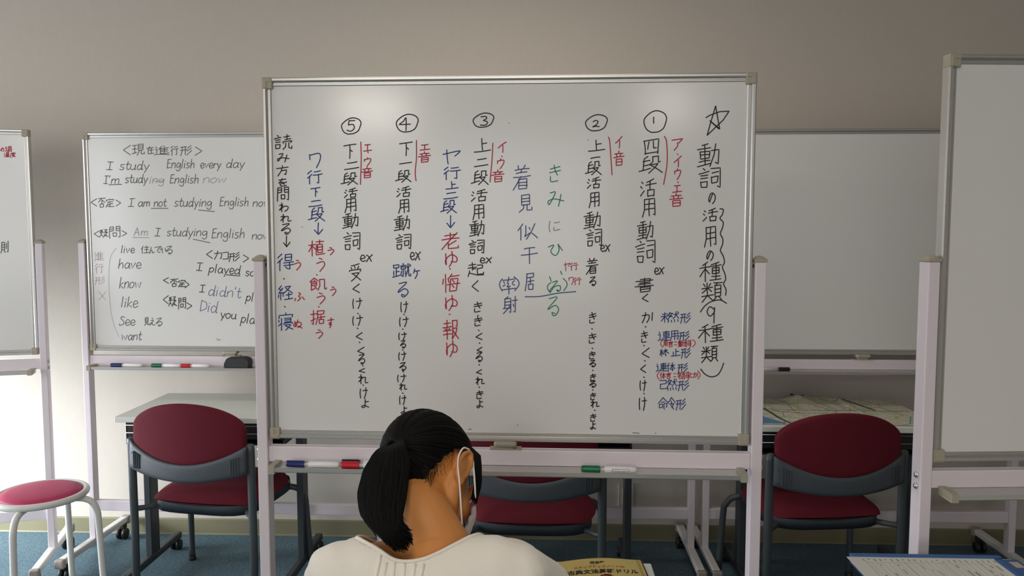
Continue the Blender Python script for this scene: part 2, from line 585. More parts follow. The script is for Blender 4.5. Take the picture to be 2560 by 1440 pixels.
class Sheet:
    """the front face of a board's sheet: writing is measured in the photograph and laid on the sheet"""

    def __init__(self, root, x, y, yaw):
        self.root = root
        self.inv = (Matrix.Translation((x, y, 0)) @ Matrix.Rotation(yaw, 4, 'Z')).inverted()
        self.o = self.inv @ CAMP
        self.r3 = self.inv.to_3x3()
        self.n = 0

    def at(self, px, py):
        d = self.r3 @ (_fw + _rt * ((px - 1280) / FPX) - _up * ((py - 720) / FPX))
        t = (-0.0064 - self.o.y) / d.y
        p = self.o + d * t
        return (p.x, p.z)

    def write(self, strokes, ink, width, name='lettering', label=None):
        """strokes: lists of photograph points; each becomes a flat ribbon of ink 0.3 mm proud of the sheet"""
        bm = bmesh.new()
        y = -0.0064 - 0.00003 * (self.n % 5)
        self.n += 1
        for s in strokes:
            P = [Vector(self.at(*p)) for p in s]
            if len(P) == 1:
                P.append(P[0] + Vector((width * .3, -width * .3)))
            hw = width / 2
            prev = None
            m = len(P)
            for i, p in enumerate(P):
                if i == 0:
                    t = P[1] - P[0]
                elif i == m - 1:
                    t = P[-1] - P[-2]
                else:
                    t = (P[i + 1] - p).normalized() + (p - P[i - 1]).normalized()
                if t.length < 1e-6:
                    t = P[i] - P[i - 1]
                if t.length < 1e-9:
                    continue
                t.normalize()
                n = Vector((-t.y, t.x))
                a, b = bm.verts.new((p.x + n.x * hw, y, p.y + n.y * hw)), bm.verts.new((p.x - n.x * hw, y, p.y - n.y * hw))
                if prev:
                    bm.faces.new((prev[0], prev[1], b, a))
                prev = (a, b)
                if i in (0, m - 1):
                    d = -t if i == 0 else t
                    fan = [bm.verts.new((p.x + (n.x * math.cos(q) + d.x * math.sin(q)) * hw, y, p.y + (n.y * math.cos(q) + d.y * math.sin(q)) * hw)) for q in (math.pi * .25, math.pi * .5, math.pi * .75)]
                    bm.faces.new([a] + fan + [b])
        me = bpy.data.meshes.new(name)
        bm.to_mesh(me)
        bm.free()
        me.materials.append(ink)
        o = bpy.data.objects.new(name, me)
        col.objects.link(o)
        o.parent = self.root
        return tag(o, label, kind='stuff')


GLYPHS = '''
一 05509547|二 22258020 03809274|上 46105080 50427540 05859582|下 05159512 50155095 52426855
四 12151885 12158710?1215,8710,8288 38203258 60186055,7555 16808478
段 40052515,2075 20304826 20504847 02785068 60106035,5045 60088408,8238,9236 50508247,7065,4292 54529895
活 10201828 04401248 02852562 82104022 35369632 62166060 46604890 46608660,8290 48888288
用 20122060,0897 20128210,8592,7488 22387836 22628260 50125095
動 45052010 02255422 12355234,5062,1462,1235 13485048 32103288 08755272 02925584 58338831,8688,7480 75086850,5295
詞 20082815 02304222 10383836 10503848 10653665,3490,1288,1065 50128812,8695,7688 54308027 52487846,7672,5474,5248
の ~5520,3060,1580,0855,3018,6012,8840,7878,5595
種 38051518 02304827 27122895 26350270 28384662 90105518 50269823 60359035,9062,6062,6035 60489048 75157588 56745892?5675,9475 48924898?4892,9890
類 12102022 45103525 03325530 30083048 30320552 32325048 04685866 30503068,0597 34705692 60109810 78107022 65229222,9275,6575,6522 65409240 65579257 70785895 85789897
読 18082615 02283822 08383436 08503448 08653465,3288,1088,0865 54228419 70087036 60389036 50509650,9058 50505060 65606280,4897 80608088,9794,9880
み ~1522,4520,3050,1080,0562,4055,9068 ~7535,7058,6092
方 48055118 04289524 45264055,1297 43508248,7890,6483
を ~1522,8018 ~4805,3040,1555,5048,6575 ~8550,3070,4092,8590
問 14081295 14084008,4038 14243822 14403838 60088808,8892,7888 60086040 60248624 60408640 36566256,6282,3882,3656
わ 25052595 ~0530,3525,2052,0578,5042,8550,8075,5594
れ 25052594 ~0530,3528,1858,0574,4038,6034,7040,6885,9586
る ~2012,7510,2050,1562,6045,8565,6590,4592,4078,6084
↓ 50054895 15605098,9060|得 28050524 32300552 18421895 48108410,8245,4845,4810 48278427 38569553 50705088?4070,9568 72567592,6088 50785888
う ~4006,6016 ~2540,6532,7555,4597
経 26051025,3030 36201048,3846 22482292 10580875 36553870 50128512,6535,4052 55219655 55659063 72507288 48929888
寝 50025012 08301014,9014,8828 22302297 08400852 05702260 42328032,8052,4252 42428042 38688456?3866,3858,8858,8866 46708070,5097 48729297
ワ 12451016 ~1018,8014,8550,6097|行 28050524 32300552 18421895 45158512 40369634 74367592,6488
植 25052595 05304828 24320566 27384860 46129012 68046828 56308430,8478,5678,5630 56468446 56628462 48354890,9888
飢 28050530 30085028 30203028 14324232,4258,1458 12321290,3278 12454245 30624685 60206062,5092 60208620,8888,9890,9880
据 20052092,1085 03304028 03703656 45128812,8633,4533 45124852,3594 68406865 50529450 56658665,8490,5890,5665
す 05259522 ~5505,5555,3572,3052,5552,5575,3597
受 80052013 18222532 45184828 75206832 08440838,9236,8848 25568055,5082,2097 32609095
く 70101850,7290|け ~1512,1050,1590 40328830 ~6808,7052,5597
よ 50308028 ~5005,5072,3592,1878,4068,8590|エ 20208020 50205080 05829580
音 50025015 15208520 30243438 68246038 05429540 28547854,7692,2892,2854 28727872
イ 82081555 55355595|ウ 50055020 15221545 ~1524,8520,8055,4597|ア 10159012,6045 ~5040,5068,2597
ヤ ~0832,9018,9028,7048 28053595
蹴 08103610,3430,0830,0810 22305?2230,2282 22563854 10481080 02884280 58045816 44207618 48287028,7042,4842,4828 60426090,5086 50544680 68547276 76309528 84088450,7292 86328888,9892,9980 90129822
ケ ~3008,1545 25309228 ~6032,6062,3597|起 10205018 30053055 04405638 30605660?3048,5046 14560592 12726090,9893 60259025,9046,6248 60486285,9885,9876
き 20258518 16458838 ~4505,5538,7062 ~2265,2592,7090
老 20188016 48054838 05409536 86080590 ~8050,4070 38563888,9288,9276
ゆ ~1015,1585,1052,5025,9045,8572,5068 ~5505,6058,3597
悔 20052095 08280552 33284045 54053528 46179515 50308830,8090,4290,5030 30589856 60366848 58626874
報 10204818 28052835 02385836 16442054 44443654 05555555 05725772 28382895 60106095 60109010,9038,8238 62489045,8272,6097 64589897
着 30053518 70056018 15219219 22348032 06489846 50204834 46480597 34587858,7895,3495,3458 34708070 34828082
見 25107808,7860,2560,2510 25277827 25447844 40603880,1097 62606290,9490,9476
似 28050540 18301895 42154260,3880,6062 58286240 84107052,4594 70629894
干 20188016 04509546 50185097|居 20108510,8330,2030 20101852,0597 54345462 28508848 35658065,7892,3792,3565
率 50025012 10178?1017,9015 50154034,5040,3856,6054 15252235 12502644 85257235 72428850 05709568 50565097
射 36052016 15165516,5592,4588 15161568 15345534 15505550 05685568 55520594 65309828 85088592,7388 70487662
に ~1510,1050,1592 45258522 ~4560,4582,8878|ひ ~0528,4020,2060,5092,7560,7015 7018,9860
い ~1520,1855,2577 ~7025,8050,8260|ゐ ~2515,6012,1072,1088,4052,8050,8082,6592,5580,7090
書 28127812,7636,2636 08249222 50045056 20478045 04599559 30677867,7697,3097,3067 30817881
か ~0530,6028,6062,4592 ~3505,3042,0892 90128880|未 22227820 05429540 50055097 48440882 52449684
然 26050530 22154815,0862 22263438 16384648 55289526 75057042,5066 76309866 88069616 12751094 35753894 60756494 88759494
形 05155513 02445842 18151844,0597 42154294 92056527 94306057 97555597
連 42159012 46268626,8658,4658,4626 46428642 36709670 65056588 10101822 05352035,1572 ~0290,2082,9896
終 26051025,3030 36201048,3846 22482292 10580875 36553870 66054836 60218520,4562 58309862 62667074 60806894
止 50105088 50448042 25452588 05909588|体 28050540 18301895 38329532 68056895 66344072 70369872 55768076
已 15158015,7845,2045 20452085,9085,9072|命 50050547 50059847 35396537 15552?1555,4555,4580,1580,1555 60538853,8680,7878 60536097
令 50050547 50059847 45305560 25528052,5582 38648097
言 50055015 10248822 25377535 25507548 28647264,7094,2894,2864|= 15358535 15658565
名 40050842 34208020,1272 32365048 38577857,7694,3894,3857
と ~3008,3842 ~8032,2062,3092,8592
現 05153815 05453845 02803872 22152278 50108710,8758,5058,5010 50268726 50428742 60585080,4097 74587288,9790,9776
在 05259522 45052052 25452595 38509050 65306590 34909890
進 50083037 40284080 62056815 40289228 40458845 40608860 40809680 66286680 10101822 05352035,1572 ~0290,2084,9898
否 05159515 50150547 50305062 56309052 27647364,7192,2892,2764
定 50025012 08260812,9212,9024 20388038 50385090 50608260 28554070 26600592 1278,4092,9894
疑 10103020 34081028,3828 05404240 22282262,0590 24644082 54108510,6530 60254?6025,7538 50428842,8252 72427288 60605288,4097 56749894
住 28050540 18301895 60056815 42229522 45509050 38909890 68226890
ん ~4505,1592,3055,5555,6090,9578|で ~1018,8814,5042,5082,7594 72487860 88429055
え ~4005,5514 ~2535,6535,1095,4062,5592,9092|カ 10309030,8092,7085 45054042,1095|コ 15208520,8386 10858985
× 10109090 90101090|則 16105010,5068,1668,1610 16305030 16485048 20680594 42685892 72207262 92059290,8086
場 05303530 20082072 02783868 50108510,8440,5040,5010 50258525 40529652 56545096?5654,3888 50689068,8494,7490 72684894
温 10201828 04401248 02852562 42108010,8045,4245,4210 42288028 40568856,8686 40564086 56565686 70567086 30909890
度 50025012 12169516 12161250,0297 30309030 42204252 66206652 42526652 34648264,3097 44669897
ふ ~4206,5818,4240,5862,3588 ~1560,1082 ~7252,9280
ぬ ~2015,3577 ~5505,3572,1062,3035,7030,9055,7085,5585,6575,9898
( ~7005,4030,3560,6597|) ~3005,6030,6560,3597|< 80101550,8092|> 20108550,2092
1 50055095|2 ~1525,5008,7525,5560,1088 1088,5080,9085|3 ~2012,6508,7525,4545 ~4545,8060,6588,1590|4 50054025,0552,8548 55055595
5 35103045 ~3045,7040,8070,5092,1585 35128510|9 ~7225,4010,2035,4060,7040,7515 72306897
'''
LATIN = {  # advance, strokes (baseline 75, x-height 35, ascender 5, descender 99)
    'a': (60, '~5540,3034,1055,2276,4566,5540 ~5540,5266,6275'), 'c': (50, '~5042,3034,1058,2876,5068'),
    'd': (62, '~5245,3035,1055,2076,4566,5545 ~5805,5440,5275,6272'), 'e': (54, '~1258,5050,4034,2034,1060,3077,5468'),
    'g': (62, '~5542,3035,1052,2570,5055,5542 ~5542,5490,3099,1088'), 'h': (60, '1505,1275 ~1255,3536,5040,5274'),
    'i': (28, '1636,1475 18221924?1820,2023'), 'k': (56, '1505,1275 4838,1456,5275'), 'l': (30, '1805,1475'),
    'm': (84, '1236,1075 ~1050,2835,4040,4074 ~4050,5835,7040,7074'), 'n': (60, '1236,1075 ~1052,3535,5240,5274'),
    'o': (60, '~3535,1245,1065,3076,5262,5242,3535'), 'p': (60, '1836,0899 ~1645,4034,5850,3872,1566'),
    'r': (46, '1436,1275 ~1252,2837,4840'), 's': (52, '~4838,2035,1550,4562,3076,0872'), 't': (44, '~2510,2060,3076,4568 0834,4432'),
    'u': (60, '~1236,1065,2876,4862,5236 ~5236,5070,6074'), 'v': (54, '1036,2575,5036'), 'w': (78, '1036,2275,4042,5675,7236'),
    'x': (60, '~1038,3050,5076 ~5836,3055,0878'), 'y': (56, '1036,2870 5436,1899'), 'E': (56, '1408,1275 1408,5006 1338,4536 1275,5272'),
    'I': (40, '1008,4008 2508,2275 0675,4075'), 'A': (66, '3005,0675 3005,5875 1550,5048'), 'D': (62, '1208,1075 ~1208,5520,5555,1075'),
    'S': (56, '~5014,2806,1220,4545,4568,1076,0466'), "'": (20, '1205,0820'), ' ': (36, ''), '-': (40, '0850,3250'),
}
GL = {}


def parse(desc):
    out = []
    for s in desc.split():
        if '?' in s:
            s = s.split('?')[1]
        sm = s.startswith('~')
        d = s.lstrip('~').replace(',', '')
        pts = [(int(d[i:i + 2]), int(d[i + 2:i + 4])) for i in range(0, len(d) // 4 * 4, 4)]
        out.append((sm, pts))
    return out


for line in GLYPHS.strip().splitlines():
    for item in line.split('|'):
        ch, desc = item.split(' ', 1)
        GL[ch] = parse(desc)
for k_, (adv, desc) in LATIN.items():
    GL['L' + k_] = parse(desc)


def place(key, x0, y0, x1, y1, rot=0.0, shear=0.0, fit=True, jit=1.2):
    """a glyph's strokes stretched to the box (x0, y0, x1, y1) of photograph points"""
    g = GL[key]
    allp = [p for _, pts in g for p in pts]
    if fit:
        ax, bx = min(p[0] for p in allp), max(p[0] for p in allp)
        ay, by = min(p[1] for p in allp), max(p[1] for p in allp)
    else:
        ax, bx, ay, by = 0, 100, 0, 100
    sx, sy = (x1 - x0) / max(1, bx - ax), (y1 - y0) / max(1, by - ay)
    if fit and bx - ax < 12:
        sx = min(sx, 1.0) * 0.3
    if fit and by - ay < 12:
        sy = min(sy, 0.4)
    cx, cy = (x0 + x1) / 2, (y0 + y1) / 2
    mx, my = (ax + bx) / 2, (ay + by) / 2
    res = []
    c, s = math.cos(rot), math.sin(rot)
    for sm, pts in g:
        q = []
        for (x, y) in pts:
            x += random.uniform(-jit, jit)
            y += random.uniform(-jit, jit)
            u, v = (x - mx) * sx, (y - my) * sy
            u -= v * shear
            v -= u * 0.10 if ord(key[0]) > 0x2000 else 0
            q.append(Vector((cx + u * c - v * s, cy + u * s + v * c)))
        if sm:
            q = smooth_path(q, 5)
        elif len(q) > 2:
            q2 = [q[0]]
            for i in range(1, len(q) - 1):
                q2 += [q[i].lerp(q[i - 1], .12), q[i], q[i].lerp(q[i + 1], .12)]
            q = q2 + [q[-1]]
        elif (q[1] - q[0]).length > 8:
            d = q[1] - q[0]
            bend = Vector((-d.y, d.x)) * random.uniform(-.03, .03)
            q = [q[0], q[0].lerp(q[1], .33) + bend, q[0].lerp(q[1], .66) + bend, q[1]]
        res.append([(p.x, p.y) for p in q])
    return res


def col_strokes(spec):
    """spec: 'char x0 y0 x1 y1' entries separated by ; — a dot is '. x y'"""
    out = []
    for e in spec.replace('\n', ' ').split(';'):
        e = e.split()
        if not e:
            continue
        ch, n = e[0], [float(v) for v in e[1:]]
        if ch == '.':
            out.append([(n[0] - .8, n[1] - .8), (n[0] + .8, n[1] + .8)])
        elif ch == 'ex':
            w_, h_ = n[2] - n[0], n[3] - n[1]
            out += place('Le', n[0], n[1] + h_ * .1, n[0] + w_ * .42, n[3])
            out += place('Lx', n[0] + w_ * .5, n[1], n[2], n[3])
        else:
            out += place(ch, *n)
    return out


def latin(text, x0, x1, base, asc, slope=0.0, shear=0.12):
    adv = sum(LATIN[c][0] for c in text)
    sc_ = (x1 - x0) / adv
    sy = asc / 70.0
    out, x = [], x0
    for c in text:
        for sm, pts in GL['L' + c]:
            q = []
            for (a, b) in pts:
                a += random.uniform(-1.5, 1.5)
                b += random.uniform(-1.5, 1.5)
                yy = (b - 75) * sy
                xx = x + a * sc_ - yy * shear
                q.append(Vector((xx, base + yy + (xx - x0) * slope)))
            if sm:
                q = smooth_path(q, 5)
            out.append([(p.x, p.y) for p in q])
        x += LATIN[c][0] * sc_
    return out


def curve(*pts):
    return [(p.x, p.y) for p in smooth_path([Vector(p) for p in pts], 6)]


SM = Sheet(board_m, MX, MY, MYAW)
INK = 0.00275
circ = lambda x0, y0, x1, y1: curve(*[((x0 + x1) / 2 + (x1 - x0) / 2 * math.cos(a) + (2 if k % 3 else 0), (y0 + y1) / 2 + (y1 - y0) / 2 * math.sin(a) - 4 * math.cos(a)) for k, a in enumerate([1.9 + i * .52 for i in range(13)])])
K = M['ink_black']
# title column
s = [[(1789, 265), (1799, 322)], [(1799, 322), (1775, 302)], [(1765, 294), (1775, 288), (1800, 279), (1822, 278)], [(1822, 279), (1808, 300), (1768, 338)], [(1768, 338), (1775, 312), (1789, 265)], [(1775, 302), (1797, 322)]]
s += col_strokes('動 1744 360 1797 416;詞 1747 420 1801 471;の 1772 483 1788 509;活 1758 522 1794 553;用 1761 567 1790 616;の 1767 628 1783 651;種 1750 655 1802 702;類 1754 707 1805 754;9 1768 767 1787 808;種 1747 811 1807 855;類 1754 866 1794 905')
s += [curve((1800, 522), (1808, 524), (1806, 536), (1800, 546), (1808, 556), (1806, 570), (1801, 584), (1807, 598), (1806, 612), (1801, 626), (1808, 640), (1811, 656), (1806, 668), (1812, 684), (1814, 698), (1809, 710), (1815, 724), (1814, 738)),
      curve((1751, 780), (1762, 765), (1778, 754), (1800, 750), (1816, 758)), curve((1752, 923), (1762, 935), (1777, 942), (1793, 938), (1803, 924), (1809, 908))]
SM.write(s, K, INK * 1.02, label='black title column on the written board, headed by a star')
# column 1
s = [circ(1609, 277, 1665, 331)] + col_strokes('1 1633 293 1635 308;四 1610 349 1647 386;段 1597 391 1655 434;活 1601 449 1640 491;用 1606 497 1638 541;動 1593 553 1632 599;詞 1589 601 1638 659;ex 1637 669 1660 686;書 1588 695 1634 729;く 1605 736 1620 755;か 1605 781 1631 806;. 1614 817;き 1603 828 1619 855;. 1610 864;く 1605 871 1623 895;. 1612 902;く 1601 913 1614 932;. 1610 943;け 1600 951 1616 977;. 1610 984;け 1598 994 1616 1026')
SM.write(s, K, INK)
# column 2
s = [circ(1463, 287, 1517, 327)] + col_strokes('2 1482 301 1498 317;上 1471 350 1512 376;一 1477 392 1500 397;段 1463 404 1503 438;活 1468 444 1502 471;用 1473 482 1498 518;動 1460 530 1500 571;詞 1466 573 1504 617;ex 1502 612 1525 629;着 1466 646 1495 684;る 1475 693 1490 714;き 1473 781 1490 807;. 1480 822;き 1472 833 1490 857;. 1481 871;き 1473 879 1488 897;る 1475 901 1489 917;. 1482 926;き 1476 935 1489 951;る 1475 953 1490 968;. 1482 975;き 1476 982 1489 999;れ 1477 1000 1498 1018;. 1487 1026;き 1476 1035 1490 1053;よ 1476 1056 1489 1073')
SM.write(s, K, INK)
# column 3
s = [circ(1182, 283, 1233, 318)] + col_strokes('3 1201 291 1218 313;上 1186 346 1226 378;二 1186 397 1220 415;段 1178 427 1221 463;活 1178 475 1218 503;用 1182 512 1210 548;動 1174 552 1210 590;詞 1172 600 1210 635;ex 1201 644 1229 658;起 1170 656 1209 689;く 1180 702 1196 729;き 1185 755 1205 779;. 1195 789;き 1186 792 1205 814;. 1197 826;く 1189 834 1205 850;. 1199 858;く 1192 869 1205 881;る 1191 882 1206 904;. 1198 912;く 1191 925 1204 936;れ 1190 942 1211 961;. 1198 968;き 1191 977 1207 996;よ 1192 1000 1207 1019')
SM.write(s, K, INK)
# column 4
s = [circ(990, 286, 1044, 330)] + col_strokes('4 997 295 1026 327;下 999 357 1031 389;一 999 406 1029 410;段 989 426 1027 456;活 992 467 1027 492;用 997 499 1022 532;動 986 540 1024 576;詞 989 586 1027 624;ex 1026 630 1051 650;け 1002 754 1020 781;. 1010 786;け 999 792 1021 817;. 1007 823;け 997 831 1016 850;る 1002 852 1014 870;. 1007 875;け 997 880 1015 901;る 1000 907 1015 926;. 1008 929;け 994 936 1015 955;れ 999 957 1017 975;. 1007 983;け 999 989 1015 1012;よ 1003 1016 1018 1034')
SM.write(s, K, INK)
# column 5
s = [circ(853, 295, 901, 335)] + col_strokes('5 867 301 887 328;下 859 362 890 396;二 861 406 897 422;段 852 432 894 463;活 861 471 893 494;用 862 497 890 530;動 857 534 895 570;詞 859 581 900 626;ex 901 637 931 654;受 874 660 902 702;く 882 711 899 732;け 882 746 905 772;. 895 784;け 882 789 906 814;. 894 821;く 890 832 906 850;. 899 856;く 894 869 910 885;る 897 887 912 910;. 907 914;く 897 922 912 932;れ 897 936 920 959;. 908 963;け 900 970 919 996;よ 904 999 922 1019')
SM.write(s, K, INK)
# column 6, last on the board
s = col_strokes('読 686 337 730 374;み 694 384 722 405;方 692 414 720 439;を 697 446 716 465;問 694 469 721 502;わ 699 507 720 529;れ 702 535 728 555;る 705 560 726 585;↓ 709 590 725 617;. 710 697;. 712 767')
SM.write(s, K, INK)
# red
RD = M['ink_red']
s = [curve((1661, 341), (1666, 352), (1668, 385), (1667, 415), (1662, 445), (1659, 461)), curve((1521, 343), (1524, 352), (1527, 390), (1530, 437)), curve((1232, 358), (1230, 400), (1225, 455)), curve((1041, 351), (1041, 395), (1038, 430), (1040, 452)), curve((902, 355), (903, 400), (901, 461))]
s += col_strokes('ア 1680 348 1707 375;. 1694 386;イ 1685 391 1703 417;ウ 1687 422 1701 449;. 1695 456;エ 1682 464 1704 480;音 1674 483 1707 515;イ 1539 342 1555 370;音 1534 377 1560 413;イ 1245 356 1265 381;. 1255 391;ウ 1244 397 1259 422;音 1229 424 1260 454;エ 1050 362 1074 374;音 1046 379 1076 405;エ 909 362 929 377;. 920 381;ウ 911 394 926 415;音 904 417 931 444')
SM.write(s, RD, INK * .95, label='red sound notes beside ruled red lines')
s = col_strokes('老 1105 582 1147 622;ゆ 1114 629 1142 666;. 1125 672;悔 1107 685 1149 730;ゆ 1114 739 1142 776;. 1124 786;報 1107 800 1146 848;ゆ 1117 851 1142 892')
SM.write(s, RD, INK * 1.05, label='red handwriting')
s = col_strokes('植 772 601 812 639;う 820 619 834 637;う 792 645 811 679;. 792 687;飢 775 694 816 725;う 826 717 839 739;う 792 732 812 760;. 797 767;据 777 775 812 811;す 819 795 834 819;う 790 824 806 846;う 736 650 751 675;ふ 737 732 761 752;ぬ 734 800 755 821')
SM.write(s, RD, INK, label='red handwriting')
s = col_strokes('ヤ 1410 656 1424 677;行 1426 657 1445 676;ワ 1422 694 1433 712;行 1435 694 1453 712;( 1652 850 1657 868;用 1659 852 1668 866;言 1670 852 1683 867;= 1686 855 1692 862;動 1695 851 1708 867;詞 1710 851 1727 867;) 1731 849 1738 867;( 1643 930 1649 949;体 1651 931 1663 947;言 1665 931 1678 946;= 1684 934 1690 942;名 1694 930 1704 947;詞 1705 930 1722 948;と 1724 931 1731 943;か 1733 931 1744 944;) 1744 927 1750 948')
SM.write(s, RD, INK * .72, label='small red handwriting')
# blue
BL = M['ink_blue']
s = col_strokes('ヤ 1107 374 1147 409;行 1110 417 1151 448;上 1115 454 1145 471;二 1109 482 1144 496;段 1101 501 1141 534;↓ 1117 539 1137 569')
SM.write(s, BL, INK, label='blue handwriting')
s = col_strokes('ワ 774 385 800 419;行 769 426 805 459;下 777 470 800 491;二 772 502 805 515;段 771 519 812 554;↓ 786 557 807 586;得 694 634 734 675;経 696 714 732 749;寝 696 782 732 825;蹴 981 659 1027 692;ケ 1034 672 1049 696;る 996 707 1020 742')
SM.write(s, BL, INK, label='blue handwriting')
s = col_strokes('着 1283 413 1326 474;見 1298 487 1330 529;似 1295 559 1344 598;干 1303 620 1344 659;居 1313 684 1335 726;( 1249 697 1256 727;率 1255 693 1289 735;) 1285 692 1297 727;射 1258 741 1293 782') + [curve((1313, 742), (1350, 741), (1395, 733), (1439, 729))]
SM.write(s, M['ink_slate'], INK * .95, label='slate blue handwriting')
s = col_strokes('未 1652 781 1672 806;然 1669 780 1697 805;形 1701 783 1726 807;連 1645 828 1676 852;用 1676 827 1695 850;形 1698 829 1723 852;終 1650 873 1672 890;止 1678 872 1701 889;形 1703 870 1726 895;連 1640 908 1668 929;体 1668 907 1687 928;形 1694 909 1719 932;已 1650 951 1668 972;然 1668 948 1692 975;形 1695 951 1722 976;命 1646 994 1670 1024;令 1670 994 1688 1024;形 1690 998 1714 1024')
SM.write(s, BL, INK * .82, label='small blue handwriting')
# green
s = col_strokes('き 1374 412 1401 453;み 1371 480 1409 516;ひ 1371 611 1406 639;ゐ 1376 704 1400 729;( 1369 706 1377 732;) 1408 696 1417 727;る 1371 744 1397 789') + [[(1374, 692), (1378, 703)], [(1401, 678), (1405, 686)]]
SM.write(s, M['ink_green'], INK * .9, label='green handwriting')
SM.write(col_strokes('に 1373 552 1400 579'), M['ink_palegreen'], INK * .8, label='dried-out green handwriting')
# stray specks
SM.write([[(1171, 1074), (1176, 1072), (1178, 1074)], [(1293, 1063), (1295, 1063)], [(1582, 1082), (1598, 1083)], [(1638, 1083), (1640, 1083)], [(755, 567), (756, 568)], [(1271, 307), (1272, 308)], [(1470, 349), (1471, 350)]], M['ink_grey'], .0018, 'ink_speck')

# English notes
SL = Sheet(board_l, LX, LY, LYAW)
G = M['ink_grey']
W2 = 0.0033
s = col_strokes('< 308 363 326 387;現 330 361 361 388;在 367 366 384 385;進 386 365 423 388;行 427 365 446 388;形 451 365 479 388;> 488 367 505 388')
s += latin('I', 263, 281, 424, 20) + latin('study', 297, 372, 424, 22) + latin('English', 415, 486, 420, 22) + latin('every', 499, 552, 420, 20) + latin('day', 563, 611, 419, 22)
s += latin("I'm", 257, 300, 459, 20) + [[(272, 462), (304, 461)]] + latin('study', 311, 368, 457, 22) + latin('English', 423, 496, 458, 22)
s += col_strokes('< 227 497 242 515;否 246 496 263 518;定 265 497 285 517;> 290 500 302 515') + latin('I', 318, 334, 516, 20) + latin('am', 343, 376, 516, 20) + latin('not', 383, 415, 516, 20) + [[(378, 521), (420, 521)]]
s += latin('studying', 434, 529, 516, 22) + [[(496, 525), (536, 529)]] + latin('English', 547, 621, 515, 22) + latin('now', 630, 675, 516, 20)
s += col_strokes('< 235 577 248 593;疑 249 574 271 593;問 274 567 300 595;> 305 577 317 590') + latin('I', 384, 400, 590, 20) + latin('studying', 415, 518, 590, 22) + [[(483, 598), (525, 607)]] + latin('English', 527, 611, 595, 24) + latin('now', 628, 673, 598, 20)
SL.write(s, G, W2, label='black handwriting')
s = latin('live', 300, 336, 632, 19) + col_strokes('住 353 615 373 633;ん 374 618 386 633;で 387 617 403 632;い 405 619 414 632;る 416 616 431 635') + latin('have', 293, 352, 671, 24) + latin('know', 296, 352, 720, 26) + latin('like', 300, 344, 768, 26) + latin('See', 297, 337, 813, 22) + latin('want', 301, 353, 850, 22)
s += col_strokes('見 361 794 372 813;え 374 795 388 813;る 391 796 405 815')
SL.write(s, G, W2)
s = col_strokes('< 516 626 531 646;カ 536 627 555 648;コ 557 631 571 648;形 572 632 599 653;> 608 637 622 655;< 408 694 421 708;否 426 698 445 716;定 446 700 464 717;> 462 703 473 720;< 408 739 421 760;疑 422 742 442 766;問 446 745 464 772;> 467 757 480 773')
s += latin('I', 488, 504, 676, 20, .05) + latin('played', 519, 600, 681, 22, .06) + [[(566, 687), (600, 690)]] + latin('soccer', 612, 680, 689, 20, .06) + latin('I', 496, 511, 730, 18) + latin('play', 612, 660, 752, 22, .08) + latin('you', 549, 590, 794, 22, .1) + latin('play', 599, 650, 806, 24, .12)
SL.write(s, K, W2)
s = latin('ing', 371, 410, 458, 20) + [[(385, 454), (408, 453)]] + latin('now', 505, 566, 457, 22) + latin('Am', 333, 371, 589, 20) + [[(332, 594), (372, 594)]]
SL.write(s, M['ink_faint'], W2 * .9, label='faded grey handwriting')
s = latin("didn't", 518, 602, 738, 26, .08) + latin('Did', 497, 543, 777, 28, .1)
SL.write(s, M['ink_slate'], W2 * .75, label='faded blue handwriting')
s = col_strokes('進 236 629 259 652;行 238 659 259 683;形 237 692 262 711;× 246 729 264 750')
SL.write(s, M['ink_pink'], W2 * .8, label='faded pink handwriting')
SL.write([curve((290, 620), (276, 645), (272, 700), (276, 770), (285, 812), (297, 842))], M['ink_faint'], .0015, 'bracket_line', label='thin faded curve')
SL.write([curve((542, 846), (546, 851), (551, 848))], G, .002, 'ink_speck')
# what shows of the angled board
SF = Sheet(board_f, FX, FY, FYAW)
SF.write(col_strokes('則 2 604 20 632'), G, W2, label='black handwriting')
SF.write(col_strokes('の 2 370 10 379;場 12 366 30 380;温 10 381 24 392;度 26 381 39 393'), RD, .0026, label='small red handwriting')
